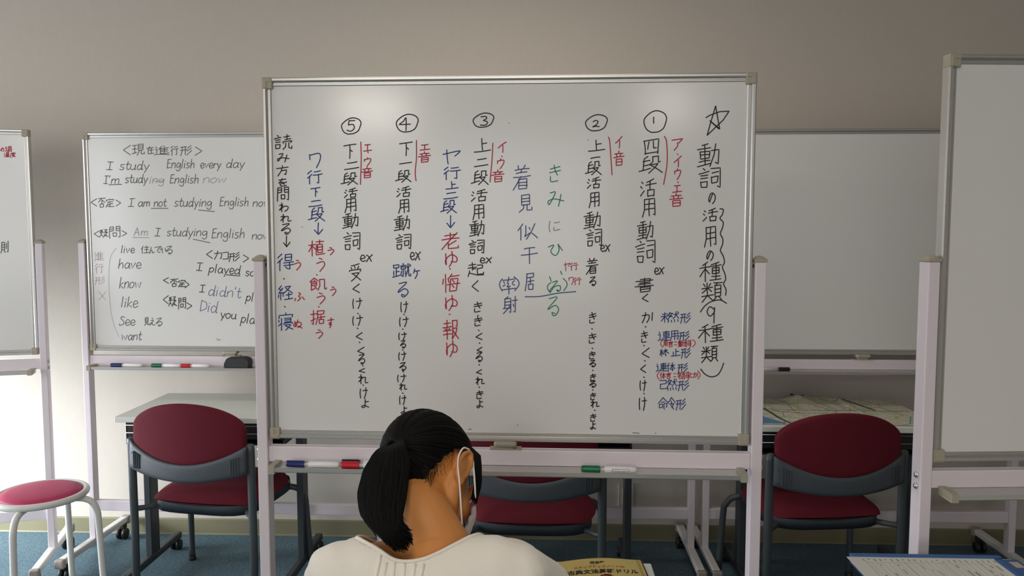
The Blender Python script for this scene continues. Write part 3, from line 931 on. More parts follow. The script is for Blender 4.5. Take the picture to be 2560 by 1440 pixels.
# ---------------------------------------------------------------- chairs
def chair(label, x, y, yaw):
    """local: rear posts on the x axis, the seat reaches to +y, backrest bulges to -y"""
    root = thing('stacking_chair', label, 'chair', (x, y, 0), yaw, 'wine red chairs')
    # seat
    m = MB()

    def seat(u, v):
        x_, y_ = 2 * u - 1, 2 * v - 1
        wx = .232 * (1 - .05 * y_)
        # squircle mapping
        sx = x_ * math.sqrt(1 - .38 * y_ * y_)
        sy = y_ * math.sqrt(1 - .30 * x_ * x_)
        edge = max(abs(x_), abs(y_))
        h = .030 * (1 - edge ** 6) + .007 * (1 - x_ * x_) - .012 * max(0, y_) ** 3
        return Vector((sx * wx, .235 + sy * .225, .398 + h * 1.15 + .012 * x_ * x_ * 0))
    m.grid(seat, 21, 21)

    def under(u, v):
        p = seat(u, v)
        e = max(abs(2 * u - 1), abs(2 * v - 1))
        return Vector((p.x * (.985), .235 + (p.y - .235) * .985, .396 - .006 * (1 - e ** 8)))
    m.grid(under, 21, 21)
    m.build('seat', M['red'], root)
    pan = MB()

    def panf(u, v):
        a = 2 * math.pi * u
        c, s_ = math.cos(a), math.sin(a)
        k = (abs(c) ** 4.2 + abs(s_) ** 4.2) ** (-1 / 4.2)
        rr, zz = [(0.985, .396), (1.0, .358), (.99, .380), (.80, .366), (.05, .364)][round(v * 4)]
        return Vector((c * k * .217 * rr, .235 + s_ * k * .212 * rr, zz))
    pan.grid(panf, 40, 5, close_u=True)
    pan.build('seat_pan', M['chairgrey'], root)
    # rear posts, frame rails, front legs
    for s_ in (-1, 1):
        p = MB()
        p.tube([(s_ * .244, 0, .012), (s_ * .244, .004, .30), (s_ * .243, 0, .62), (s_ * .243, -.002, .642), (s_ * .243, -.002, .646)], [.0125, .0125, .0125, .012, .007], 14, flat=(1, 1.25))
        lg = p.build('rear_leg', M['chairtube'], root)
        MB().lathe([(.014, 0), (.0155, .004), (.0145, .022)], (s_ * .244, 0, 0), 14).build('foot_cap', M['black'], lg)
        f = MB()
        f.tube(smooth_path([(s_ * .14, .36, .366), (s_ * .19, .37, .366), (s_ * .232, .38, .358), (s_ * .256, .388, .330), (s_ * .264, .392, .30), (s_ * .270, .40, .15), (s_ * .276, .41, .012)], 5), .0125, 12)
        lg = f.build('front_leg', M['chairtube'], root)
        MB().lathe([(.014, 0), (.0155, .004), (.0145, .022)], (s_ * .276, .41, 0), 14).build('foot_cap', M['black'], lg)
        r_ = MB()
        r_.tube(smooth_path([(s_ * .244, .002, .372), (s_ * .215, .03, .369), (s_ * .17, .10, .365), (s_ * .16, .25, .364), (s_ * .15, .38, .364)], 5), .010, 10)
        r_.build('seat_rail', M['chairtube'], root)
    b = MB()
    b.tube([(-.16, .10, .363), (.16, .10, .363)], .009, 10)
    b.build('cross_tube', M['chairtube'], root)

    def yb(x_):
        return -.040 + .036 * (abs(x_) / .226) ** 2

    def zt(x_):
        return .692 + .098 * max(0, 1 - (abs(x_) / .2270) ** 2.1) ** (1 / 1.75)

    def zb(x_):
        return .566 + .062 * (abs(x_) / .2270) ** 2

    def pad(front):
        def fn(u, v):
            k = 2 * u - 1
            x_ = .2270 * math.sin(k * math.pi / 2)
            lo, hi = zb(x_), zt(x_)
            z_ = lo + (hi - lo) * (.5 - .5 * math.cos(math.pi * v))
            e = (max(0, 1 - abs(k) ** 5) * max(0, 1 - abs(2 * v - 1) ** 5)) ** .5
            return Vector((x_ * (1 - .02 * (2 * v - 1) ** 2 * 0), yb(x_) + (.021 * e if front else -.017 * e) + .03 * (z_ - .6), z_))
        return fn
    m = MB()
    m.grid(pad(True), 33, 17)
    m.grid(pad(False), 33, 17)
    bmesh.ops.remove_doubles(m.bm, verts=m.bm.verts, dist=.0004)
    m.build('back_pad', M['red'], root)

    def shell(off):
        def fn(u, v):
            x_ = .236 * (2 * u - 1)
            lo = .506 + .030 * (abs(x_) / .234) ** 2
            hi = .570 + .066 * (abs(x_) / .2270) ** 2
            z_ = lo + (hi - lo) * v
            return Vector((x_, yb(x_) - off + .03 * (z_ - .6) - .003 * (1 - (2 * v - 1) ** 4) * (1 if off > 0 else -1), z_))
        return fn
    m = MB()
    a = m.grid(shell(.0185), 33, 7)
    c = m.grid(shell(-.004), 33, 7)
    rim = [a[0][i] for i in range(33)] + [a[j][32] for j in range(1, 7)] + [a[6][i] for i in range(31, -1, -1)] + [a[j][0] for j in range(5, 0, -1)]
    rim2 = [c[0][i] for i in range(33)] + [c[j][32] for j in range(1, 7)] + [c[6][i] for i in range(31, -1, -1)] + [c[j][0] for j in range(5, 0, -1)]
    for i in range(len(rim)):
        k = (i + 1) % len(rim)
        m.bm.faces.new((rim[i], rim[k], rim2[k], rim2[i]))
    sh = m.build('back_band', M['chairgrey'], root)
    for s_ in (-1, 1):
        for q in range(4):
            xq = s_ * (.212 - .009 * q)
            g = MB().box(xq - .0015, xq + .0015, yb(xq) - .0265, yb(xq) - .012, .540, .604 - .003 * q, .0008, 1)
            g.build('band_rib', M['chairgrey'], sh)
        for zz in (.552, .596):
            xq = s_ * .222
            MB().lathe([(.001, -.004), (.0045, -.003), (.005, 0)], (xq, yb(xq) - .0185, zz), 10, 'y').build('band_screw', M['chairtube'], sh)
    return root


C1 = chair('wine red chair between the round stool and the written board, under the white table', -1.296, 2.85, R(-9))
C2 = chair('wine red chair mostly hidden behind the written board and the seated person', -0.036, 2.69, R(-1))
C3 = chair('dark wine red chair standing in front of the table with the map', 1.035, 2.79, R(7))

# ---------------------------------------------------------------- small tables along the wall


def table(label, x0, x1, y0, y1, hook=True):
    root = thing('small_table', label, 'table', ((x0 + x1) / 2, (y0 + y1) / 2, 0), 0, 'small tables along the wall')
    hx, hy = (x1 - x0) / 2, (y1 - y0) / 2
    MB().box(-hx, hx, -hy, hy, .680, .702, .003).build('tabletop', M['desk'], root)
    sh = MB()
    sh.box(-hx + .03, hx - .03, -hy + .03, -hy + .034, .612, .678)
    sh.box(-hx + .03, -hx + .034, -hy + .03, hy - .06, .592, .678)
    sh.box(hx - .034, hx - .03, -hy + .03, hy - .06, .592, .678)
    sh.box(-hx + .03, hx - .03, hy - .064, hy - .06, .592, .678)
    sh.box(-hx + .03, hx - .03, -hy + .03, hy - .06, .588, .594)
    s_ = sh.build('book_shelf', M['black'], root)
    for zz in (.664, .634):
        MB().tube([(-hx + .03, -hy + .026, zz), (hx - .03, -hy + .026, zz)], .0022, 6).build('shelf_wire', M['steel'], s_)
    for sx in (-1, 1):
        xc = sx * (hx - .022)
        MB().box(xc - .0135, xc + .0135, -.035, .035, .06, .680, .003).build('leg', M['deskleg'], root)
        f = MB().box(xc - .016, xc + .016, -.225, .235, .045, .075, .006).build('foot', M['deskleg'], root)
        for sy in (-1, 1):
            c = MB()
            for q in (-1, 1):
                c.lathe([(.009, -.007), (.021, -.007), (.023, -.004), (.023, .004), (.021, .007), (.009, .007)], (xc + q * .012, sy * .21, .023), 16, 'x')
            c.tube([(xc - .02, sy * .21, .023), (xc + .02, sy * .21, .023)], .006, 8)
            c.box(xc - .004, xc + .004, sy * .21 - .008, sy * .21 + .008, .023, .047)
            c.build('caster', M['rubber'], f)
    if hook:
        MB().tube(smooth_path([(hx - .03, -hy + .12, .66), (hx + .012, -hy + .10, .645), (hx + .016, -hy + .07, .632), (hx + .002, -hy + .05, .628), (hx - .012, -hy + .04, .640)], 5), .003, 8).build('bag_hook', M['black'], root)
    return root


T1 = table('white table with a bare top behind the wine red chair near the stool', -1.645, -0.965, 2.97, 3.42)
T2 = table('white table hidden behind the written board, its dark leg beside the wall outlet', -0.31, 0.37, 2.97, 3.42)
T3 = table('white table with the street map spread on it', 0.775, 1.475, 2.92, 3.40)

# street map lying on the third table
root = thing('street_map', 'unfolded street map with a blue bay lying on the table behind the dark chair', 'map', (0.79, 2.945, 0.7025))


def mapz(x, y):
    z = .0012 + .004 * (.5 + .5 * math.sin(x * 17 + 1)) * (y / .46) ** 2
    z += .016 * math.exp(-((x - .30) / .05) ** 2 - ((y - .45) / .08) ** 2)
    z += .006 * math.exp(-((x - .12) / .012) ** 2) * (y / .46) + .005 * math.exp(-((x - .46) / .010) ** 2)
    return z


m = MB()
m.grid(lambda u, v: Vector((u * .675, v * (.452 - .012 * math.sin(u * 5) ** 2), mapz(u * .675, v * .452))), 70, 40)
for f in list(m.bm.faces):
    pass
sheet = m.build('map_sheet', M['map'], root)


def drape(poly, wdt, name, ink, parent, zoff=.0006):
    b = MB()
    P = smooth_path([Vector((x, y, 0)) for x, y in poly], 8)
    prev = None
    for i, p in enumerate(P):
        t = (P[min(i + 1, len(P) - 1)] - P[max(i - 1, 0)]).normalized()
        n = Vector((-t.y, t.x, 0)) * wdt / 2
        q = [p + n, p - n]
        q = [b.bm.verts.new((a.x, a.y, mapz(a.x, a.y) + zoff)) for a in q]
        if prev:
            b.bm.faces.new((prev[0], prev[1], q[1], q[0]))
        prev = q
    return b.build(name, ink, parent, fix=False)


drape([(.055, .44), (.085, .33), (.105, .20), (.115, .09), (.135, .01)], .011, 'printed_road', M['road'], root)
drape([(.475, .44), (.50, .36), (.52, .28), (.535, .24)], .012, 'printed_road', M['road'], root)
drape([(.01, .27), (.2, .235), (.4, .225), (.66, .22)], .003, 'printed_road', M['road'], root)
drape([(.10, .24), (.20, .19), (.33, .18)], .003, 'printed_road', M['road'], root)
drape([(.25, .40), (.33, .30), (.36, .22)], .004, 'printed_river', M['sea'], root)
drape([(.20, .44), (.22, .34), (.21, .20), (.25, .10)], .002, 'printed_road', M['road'], root)
drape([(.38, .44), (.41, .34), (.42, .25)], .002, 'printed_road', M['road'], root)
bay = MB()
for j in range(24):
    pass
_bay = lambda v: (0.003 + 0.02 * math.sin(v * 6) ** 2 * 0, .020 + .03 * math.sin(v * 3.2 + .3) + .075 * max(0, .35 - v) / .35)
bay.grid(lambda u, v: Vector((lambda x, y: (x, y, mapz(x, y) + .0005))(.002 + (_bay(v)[1] + .012) * u, .012 + v * .27)), 6, 24)
bay.build('printed_bay', M['sea'], root)
MB().box(.262, .274, .440, .450, .016, .024, .003).build('fold_clip', M['black'], root)
MB().box(.302, .315, .430, .438, .014, .020, .002).build('fold_clip', M['black'], root)

# ---------------------------------------------------------------- round stool


def stool(label, x, y, rot, group=None):
    root = thing('round_stool', label, 'stool', (x, y, 0), rot, group)
    c = MB().lathe([(.135, .447), (.137, .458), (.130, .466), (.110, .471), (.06, .474), (.001, .475)], n=48)
    c.build('seat_cushion', M['pink'], root)
    r_ = MB()
    rad, n = .148, 48
    r_.tube([(rad * math.cos(2 * math.pi * k / n), rad * math.sin(2 * math.pi * k / n), .452) for k in range(n + 1)], .0125, 12, cap=False)
    r_.lathe([(.14, .440), (.14, .446), (.001, .446)], n=32)
    r_.build('seat_rim', M['stoolwhite'], root)
    for k in range(4):
        a = k * math.pi / 2
        d = Vector((math.cos(a), math.sin(a), 0))
        P = [d * .10 + Vector((0, 0, .436)), d * .150 + Vector((0, 0, .433)), d * .180 + Vector((0, 0, .418)), d * .196 + Vector((0, 0, .385)), d * .200 + Vector((0, 0, .34)), d * .208 + Vector((0, 0, .15)), d * .216 + Vector((0, 0, .012))]
        l = MB().tube(smooth_path(P, 6), .0115, 12)
        lo = l.build('leg', M['stoolwhite'], root)
        q = d * .217
        MB().lathe([(.012, 0), (.0145, .004), (.0135, .024)], (q.x, q.y, 0), 12).build('foot_cap', M['footcap'], lo)
    return root


stool('round stool with a crimson vinyl seat and cream legs, by the angled whiteboard', -1.835, 2.80, R(7))

# ---------------------------------------------------------------- pens, eraser


def text_mesh(body, size, m, parent, name='printed_text', loc=(0, 0, 0), rot=(0, 0, 0), thick=0.0, sx=1.0, label=None):
    """flat print from the built-in font, as a mesh"""
    c = bpy.data.curves.new(name, 'FONT')
    c.body = body
    c.size = size
    c.offset = thick
    c.resolution_u = 2
    o = bpy.data.objects.new(name, c)
    col.objects.link(o)
    dg = bpy.context.evaluated_depsgraph_get()
    me = bpy.data.meshes.new_from_object(o.evaluated_get(dg))
    bpy.data.objects.remove(o)
    o = bpy.data.objects.new(name, me)
    col.objects.link(o)
    me.materials.clear()
    me.materials.append(m)
    o.parent = parent
    o.location = loc
    o.rotation_euler = rot
    o.scale = (sx, 1, 1)
    return tag(o, label)


def pen(label, cap, x, y, z, flip=False, yaw=0.0, r=.0082, L=.137, text=None, group='whiteboard pens', box_label=False):
    root = thing('whiteboard_pen', label, 'pen', (x, y, z), yaw + (math.pi if flip else 0), group)
    bx = L * .42
    b = MB().lathe([(r * .62, bx - .013), (r * .62, bx), (r, bx + .0005), (r, L - .012), (r * .93, L - .005), (r * .7, L - .001), (r * .2, L)], (0, 0, r), 24, 'x')
    b.build('barrel', M['pen'], root)
    c = MB().lathe([(r * .5, 0), (r * .8, .001), (r * .92, .006), (r * .99, .045 * L / .137), (r * .99, bx - .011)], (0, 0, r), 24, 'x')
    c.box(.001, bx - .013, -.0022, .0022, 2 * r - .0015, 2 * r + .0010, .0006, 1)
    c.build('cap', cap, root)
    if text:
        sgn = -1 if not flip else 1
        rot = (R(90) - R(20) * 1, 0, 0) if not flip else (R(70), 0, R(180))
        xx = bx + .012 if not flip else L - .02
        text_mesh(text, .0052, M['printblack'], root, 'pen_print', (xx, sgn * r * 1.02, r * .95 - 0), rot, .00008)
        text_mesh(text[::-1], .0034, M['printgrey'], root, 'pen_print', (xx, sgn * r * 1.02, r * .95 - .0045), (R(90), 0, 0) if not flip else (R(90), 0, R(180)))
    if box_label:
        g = MB()
        for (a0, a1, b0, b1) in ((bx + .018, bx + .060, .0115, .0119), (bx + .018, bx + .060, .0062, .0066), (bx + .018, bx + .0184, .0062, .0119), (bx + .0596, bx + .060, .0062, .0119)):
            g.box(a0, a1, -r * 1.03, -r * .75, b0, b1)
        g.build('pen_print', M['printblack'], root)
    return root


def on_board(mx, my, yaw, lx, ly):
    c, s_ = math.cos(yaw), math.sin(yaw)
    return mx + lx * c - ly * s_, my + lx * s_ + ly * c


TZ = .8255


def tray_pen(B, lx, ly, label, cap, H=0.0, **kw):
    x, y = on_board(B[0], B[1], B[2], lx, ly)
    return pen(label, cap, x, y, .8248 + H, yaw=B[2] + kw.pop('yaw', 0), **kw)


Bm, Bl, Bb = (MX, MY, MYAW), (LX, LY, LYAW), (BX, BY, BYAW)
tray_pen(Bm, -.553, -.045, 'blue-capped white pen near the tray end of the written board', M['capblue'], text='ホワイトボードマーカー')
tray_pen(Bm, -.412, -.046, 'red-capped white pen on the tray, half hidden by the ponytail', M['capred'], text='ホワイトボードマーカー')
tray_pen(Bm, -.416, -.0285, 'black-capped white pen lying just behind the red-capped pen', M['capblack'], text='ホワイトボードマーカー')
tray_pen(Bm, .190, -.046, 'green-capped white pen alone on the written board tray', M['capgreen'], text='ホワイトボードマーカー', box_label=True)
tray_pen(Bl, -.500, -.045, 'blue-capped pen on the tray under the English notes', M['capblue'], LH)
tray_pen(Bl, -.326, -.045, 'green-capped pen on the tray under the English notes', M['capgreen'], LH, L=.128)
tray_pen(Bl, -.200, -.045, 'red-capped pen beside the black eraser on the tray', M['capred'], LH, L=.122)
tray_pen(Bb, -.303, -.045, 'black-capped pen on the tray of the blank board above the map', M['capblack'], .022, flip=True)

ex_, ey_ = on_board(LX, LY, LYAW, .043, -.042)
root = thing('board_eraser', 'black chunky board eraser on the tray under the English notes', 'eraser', (ex_, ey_, .8258 + LH), LYAW)
e = MB()
e.extrude_profile([(-.052, .004), (-.054, .018), (-.040, .044), (.032, .047), (.048, .042), (.055, .026), (.051, .004)], -.022, .022, Matrix(((1, 0, 0, 0), (0, 0, 1, 0), (0, 1, 0, 0), (0, 0, 0, 1))))
bmesh.ops.bevel(e.bm, geom=list(e.bm.edges), offset=.003, segments=2, affect='EDGES')
e.build('eraser_body', M['eraser'], root)
MB().box(-.056, .054, -.021, .021, 0, .0045, .001, 1).build('felt_pad', M['black'], root)

# ---------------------------------------------------------------- near desks, workbook, binder
root = thing('reading_desk', 'white desk under the yellow workbook in front of the seated person', 'desk', (-.1025, 1.5175, 0))
MB().box(-.3375, .3375, -.1575, .1575, .690, .712, .003).build('desktop', M['desk'], root)
for sx in (-1, 1):
    MB().box(sx * .305 - .0135, sx * .305 + .0135, -.035, .035, .06, .690, .003).build('leg', M['deskleg'], root)
    MB().box(sx * .305 - .016, sx * .305 + .016, -.15, .15, .0, .06, .008).build('foot', M['deskleg'], root)
root = thing('side_desk', 'white desk under the blue binder at the corner of the frame', 'desk', (1.03, 1.48, 0))
MB().box(-.345, .345, -.225, .225, .690, .712, .003).build('desktop', M['desk'], root)
for sx in (-1, 1):
    MB().box(sx * .25 - .0135, sx * .25 + .0135, -.035, .035, .06, .690, .003).build('leg', M['deskleg'], root)
    MB().box(sx * .25 - .016, sx * .25 + .016, -.19, .19, .0, .06, .008).build('foot', M['deskleg'], root)

# workbook with a curling cover
WB = thing('workbook', 'yellow Japanese grammar workbook with a curling cover on the reading desk', 'book', (.040, 1.414, .7125), R(3))
WW, WD = .182, .235


def wz(x, y):
    return .009 + .007 * math.sin(math.pi * min(1, max(0, x / WW))) ** 1.3 * max(0, y / WD) ** 1.5 + .004 * (x / WW)


b = MB()
b.grid(lambda u, v: Vector((u * WW, v * WD, wz(u * WW, v * WD))), 24, 16)
cv = b.build('front_cover', M['book'], WB)
sd = MB()
for (fn) in (lambda u: (u * WW, WD), lambda u: (WW, u * WD), lambda u: (u * WW, 0), lambda u: (0, u * WD)):
    sd.grid(lambda u, v: Vector((fn(u)[0], fn(u)[1], wz(*fn(u)) * v - .0003)), 24, 3)
sd.grid(lambda u, v: Vector((u * WW, v * WD, 0)), 2, 2)
sd.build('page_block', M['bookspine'], WB)
st = MB()
st.grid(lambda u, v: Vector((WW + .0003 + .004 * u, v * WD, wz(WW, v * WD) - .002 * u)), 2, 16)
st.build('spine_edge', M['bookspine'], WB)


def on_cover(o, x=0.0, y=0.0, sx=1.0):
    """lays flat print on the curling cover"""
    for v in o.data.vertices:
        wx, wy = x + v.co.x * sx, y + v.co.y
        v.co = (wx, wy, wz(wx, wy) + .0006)
    o.location = (0, 0, 0)
    o.scale = (1, 1, 1)


for body, size, mk, x_, y_, th, sx in (('河合塾', .0105, 'printblack', .072, .211, .0004, 1.0), ('KAWAIJUKU', .0035, 'printblack', .073, .206, .0, 1.0),
                                       ('ステップアップノート30', .0105, 'printorange', .036, .192, .0002, .92), ('古典文法基礎ドリル', .0195, 'printblack', .022, .168, .0006, .83)):
    t = text_mesh(body, size, M[mk], WB, 'cover_title', (0, 0, 0), (0, 0, 0), th)
    on_cover(t, x_, y_, sx)
b = MB()
b.lathe([(.0001, 0), (.016, 0), (.016, .0001)], (.100, .146, 0), 24)
o = b.build('cover_badge', M['printred'], WB)
on_cover(o)
for k in range(22):
    b = MB().box(WW - .010, WW - .004, WD - .010 - k * .0085, WD - .0085 - k * .0085, 0, .0004)
    o = b.build('stitch_mark', M['printblack'], WB)
    on_cover(o)
ws = MB().box(0, .17, 0, .24, 0, .0012)
wso = ws.build('loose_sheet', M['paper'])
wso.location = (.020, 1.431, .7122)
wso['label'] = 'white sheet peeping out under the yellow workbook'
wso['category'] = 'paper'

# blue binder with a stack of answer sheets
BN = thing('ring_binder', 'blue ring binder lying open with a stack of printed sheets', 'binder', (.655, 1.46, .7125), 0)
MB().box(.005, .345, 0, .231, .0, .004, .0015, 1).build('back_cover', M['binder'], BN)
MB().box(.006, .322, .2265, .240, .004, .0195, .003).build('cover_edge', M['binder'], BN)
fl = MB()
fl.box(.300, .352, -.04, .2235, .004, .0185, .006)
flo = fl.build('spine', M['binder'], BN)
MB().box(.322, .340, .176, .204, .0186, .0192).build('spine_label', M['tag'], BN)
MB().box(.322, .345, .2245, .2345, .004, .013, .002).build('sheet_corner', M['paper'], BN)
for k in range(5):
    MB().box(.012 - .001 * k, .300, -.02 + .001 * k, .221 + .0008 * k, .0042 + k * .0022, .0061 + k * .0022).build('sheet', M['paper'], BN)
tp = MB()
tp.box(-.004, .304, -.02, .2262, .0152, .0158)
tso = tp.build('top_sheet', M['paper'], BN)
z0 = .01595
ln = MB()
for k in range(4):
    xk = .028 + k * .078
    ln.box(xk, xk + .0006, -.02, .205, z0, z0 + .0001)
for k in range(22):
    xk = .036 + k * .0118
    ln.box(xk, xk + .0003, -.02, .198, z0, z0 + .0001)
ln.box(.028, .285, .198, .1984, z0, z0 + .0001)
ln.build('ruled_lines', M['printgrey'], BN, kind='stuff')
tx = MB()
for k in range(24):
    xk = .024 + k * .0118
    for q in range(2):
        if random.random() < .8:
            tx.box(xk, xk + random.uniform(.002, .004), .206 + q * .006, .2095 + q * .006, z0, z0 + .0001)
for k in range(22):
    yk = .19
    while yk > -.01:
        ll = random.uniform(.006, .03)
        if random.random() < (.75 if k % 6 in (2, 4) else .12):
            tx.box(.040 + k * .0118, .040 + k * .0118 + random.uniform(.001, .0035), yk - ll, yk, z0, z0 + .0001)
        yk -= ll + random.uniform(.004, .02)
tx.build('printed_characters', M['printgrey'], BN, kind='stuff')
# ---------------------------------------------------------------- the seated person
PR = thing('person', 'person seen from behind, black ponytail, white blouse, face mask, head bent over the desk', 'person', (-0.17, 1.05, 0))
PO = Vector((-0.17, 1.05, 0))
V = Vector
# head frame
HC = V((-.213, 1.450, .983))          # centre between the ears
HF = V((.44, .39, -.81)).normalized()  # where the face looks
HU = (V((0, 0, 1)) - HF * HF.z).normalized()
HU = Matrix.Rotation(R(-33), 3, HF) @ HU
HR = HF.cross(HU).normalized()         # towards the person's right ear


def H(r, f, u):
    return HC + HR * r + HF * f + HU * u


def scalp(r, f, u, s=1.0):
    """skull ellipsoid point for a direction in the head frame"""
    d = V((r, f, u)).normalized()
    ax = (.074, .094, .086)
    k = 1 / math.sqrt(sum((d[i] / ax[i]) ** 2 for i in range(3)))
    k *= s
    return H(d.x * k, d.y * k + .0 , d.z * k + .012)


class Blob:
    """rounded shapes merged by a voxel remesh into one continuous skin"""

    def __init__(self):
        self.bm = bmesh.new()

    def ell(self, c, axes, frame=None, n=16):
        t = bmesh.new()
        bmesh.ops.create_uvsphere(t, u_segments=n, v_segments=n // 2 + 2, radius=1)
        m = Matrix.Identity(3)
        if frame:
            m = Matrix(frame).transposed()
        vs = [self.bm.verts.new(V(c) + m @ V((v.co.x * axes[0], v.co.y * axes[1], v.co.z * axes[2]))) for v in t.verts]
        t.verts.index_update()
        for f in t.faces:
            self.bm.faces.new([vs[v.index] for v in f.verts])
        t.free()

    def limb(self, pts, rs, n=14, flat=(1, 1)):
        pts = [V(p) for p in pts]
        P, Q = [], []
        for i in range(len(pts) - 1):
            for k in range(6):
                t = k / 6
                P.append(pts[i].lerp(pts[i + 1], t))
                Q.append(rs[i] + (rs[i + 1] - rs[i]) * t)
        P.append(pts[-1])
        Q.append(rs[-1])
        m = MB.__new__(MB)
        m.bm = self.bm
        m.tube(P, Q, n, flat=flat)
        self.ell(pts[0], (rs[0],) * 3, n=12)
        self.ell(pts[-1], (rs[-1],) * 3, n=12)

    def build(self, name, mt, parent, voxel, smooth=6, label=None):
        me = bpy.data.meshes.new(name)
        bmesh.ops.recalc_face_normals(self.bm, faces=self.bm.faces)
        self.bm.to_mesh(me)
        self.bm.free()
        o = bpy.data.objects.new(name, me)
        col.objects.link(o)
        md = o.modifiers.new('r', 'REMESH')
        md.mode = 'VOXEL'
        md.voxel_size = voxel
        ms = o.modifiers.new('s', 'SMOOTH')
        ms.factor = .5
        ms.iterations = smooth
        dg = bpy.context.evaluated_depsgraph_get()
        me2 = bpy.data.meshes.new_from_object(o.evaluated_get(dg))
        bpy.data.objects.remove(o)
        me2.materials.clear()
        me2.materials.append(mt)
        for p in me2.polygons:
            p.use_smooth = True
        o = bpy.data.objects.new(name, me2)
        col.objects.link(o)
        o.parent = parent
        o.location = -PO if parent is PR else (0, 0, 0)
        return tag(o, label)


body = Blob()
FR = [HR, HF, HU]
# skull, face, jaw
body.ell(H(0, 0, .012), (.072, .091, .083), FR, 24)
body.ell(H(0, .050, -.032), (.061, .062, .072), FR, 20)
for s_ in (-1, 1):
    body.ell(H(s_ * .034, .066, -.042), (.027, .038, .034), FR, 16)
body.ell(H(0, .078, -.076), (.032, .034, .030), FR, 16)
for s_ in (-1, 1):
    body.limb([H(s_ * .060, .01, -.028), H(s_ * .050, .035, -.066), H(s_ * .018, .086, -.088)], [.015, .015, .014])
    body.ell(H(s_ * .034, .097, .008), (.013, .010, .010), FR)      # eyeball under the lid
    body.limb([H(s_ * .014, .104, .024), H(s_ * .045, .092, .024)], [.007, .006])
body.limb([H(0, .100, .014), H(0, .119, -.016), H(0, .126, -.024)], [.008, .010, .012])   # nose
body.ell(H(0, .110, -.052), (.022, .010, .006), FR)
body.ell(H(0, .109, -.062), (.019, .010, .007), FR)
# ears
for s_ in (-1, 1):
    ring = []
    for k in range(13):
        a = R(-80 + k * 25)
        ring.append(H(s_ * (.083 + .006 * math.sin(a)), .004 - .0165 * math.cos(a), -.012 + .030 * math.sin(a)))
    body.limb(ring, [.0044] * 13, 8)
    body.ell(H(s_ * .079, .002, -.012), (.0065, .0145, .027), FR, 14)
    body.ell(H(s_ * .078, .012, -.040), (.006, .009, .011), FR, 12)
# neck and trunk
NB = H(.004, .0, -.086)
C7 = V((-.182, 1.305, .885))
body.limb([H(0, .015, -.03), NB, NB.lerp(C7, .5) + V((.002, .010, .002)), C7 + V((0, .025, -.01)), V((-.175, 1.28, .83))], [.048, .050, .053, .064, .075], 20)
body.limb([H(0, .01, -.06), V((-.18, 1.37, .87))], [.045, .048], 16)
SL_, SR_ = V((-.338, 1.285, .848)), V((-.042, 1.285, .850))
body.limb([C7 + V((-.02, .0, -.030)), V((-.26, 1.287, .868)), SL_], [.050, .040, .045])
body.limb([C7 + V((.02, .0, -.030)), V((-.09, 1.287, .870)), SR_], [.050, .040, .045])
body.ell((-.172, 1.26, .76), (.150, .085, .14), n=20)
body.ell((-.170, 1.17, .60), (.125, .085, .15), n=20)
body.ell((-.170, 1.10, .572), (.150, .100, .095), n=20)
# thighs, shins, feet
for s_ in (-1, 1):
    hx = -.17 + s_ * .078
    body.limb([(hx, 1.10, .566), (hx + s_ * .01, 1.45, .530)], [.078, .055])
    body.limb([(hx + s_ * .01, 1.45, .530), (hx + s_ * .01, 1.44, .30), (hx + s_ * .01, 1.44, .09)], [.053, .045, .034])
    body.limb([(hx + s_ * .01, 1.43, .045), (hx + s_ * .02, 1.56, .032)], [.034, .026])
# arms and hands


def hand(b, wr, dirv, palmn, side, hold=.5):
    """wrist, direction to the knuckles, palm normal (out of the palm), side +1 when the thumb lies towards +side vector"""
    d = V(dirv).normalized()
    n = V(palmn).normalized()
    sd_ = d.cross(n).normalized() * side
    wr = V(wr)
    pal = wr + d * .045
    b.ell(wr + d * .048, (.038, .045, .014), [sd_, d, n], 14)
    b.limb([wr, wr + d * .03], [.021, .022])
    for i, (off, ln) in enumerate(((.028, .066), (.009, .074), (-.010, .069), (-.028, .054))):
        p = wr + d * .082 + sd_ * off
        q = p + (d * .8 + n * .45 * hold).normalized() * ln * .42
        r2 = q + (d * .45 + n * .9 * hold).normalized() * ln * .33
        t2 = r2 + (d * .2 + n * .9 * hold).normalized() * ln * .25
        b.limb([wr + d * .05 + sd_ * off * .8, p, q, r2, t2], [.010, .0095, .0085, .0078, .0068], 10)
    p = wr + d * .018 + sd_ * .026
    q = p + (sd_ * .8 + d * .6).normalized() * .034
    t2 = q + (sd_ * .1 + d * 1.0 + n * .4).normalized() * .028
    b.limb([wr + d * .02, p, q, t2, t2 + (d - sd_ * .2).normalized() * .018], [.014, .013, .0105, .0095, .0075], 10)


EL, ER = V((-.375, 1.395, .748)), V((.028, 1.395, .748))
WL, WR = V((-.255, 1.500, .742)), V((-.055, 1.500, .744))
body.limb([SL_, SL_.lerp(EL, .5), EL], [.043, .038, .030])
body.limb([EL, EL.lerp(WL, .4), WL], [.030, .030, .020])
body.limb([SR_, SR_.lerp(ER, .5), ER], [.043, .038, .030])
body.limb([ER, ER.lerp(WR, .4), WR], [.030, .030, .020])
hand(body, WL, (.45, .85, -.02), (0, 0, -1), -1, .35)
hand(body, WR, (-.45, .85, -.02), (0, 0, -1), 1, .45)
BODY = body.build('body', M['skin'], PR, .0036, 5)

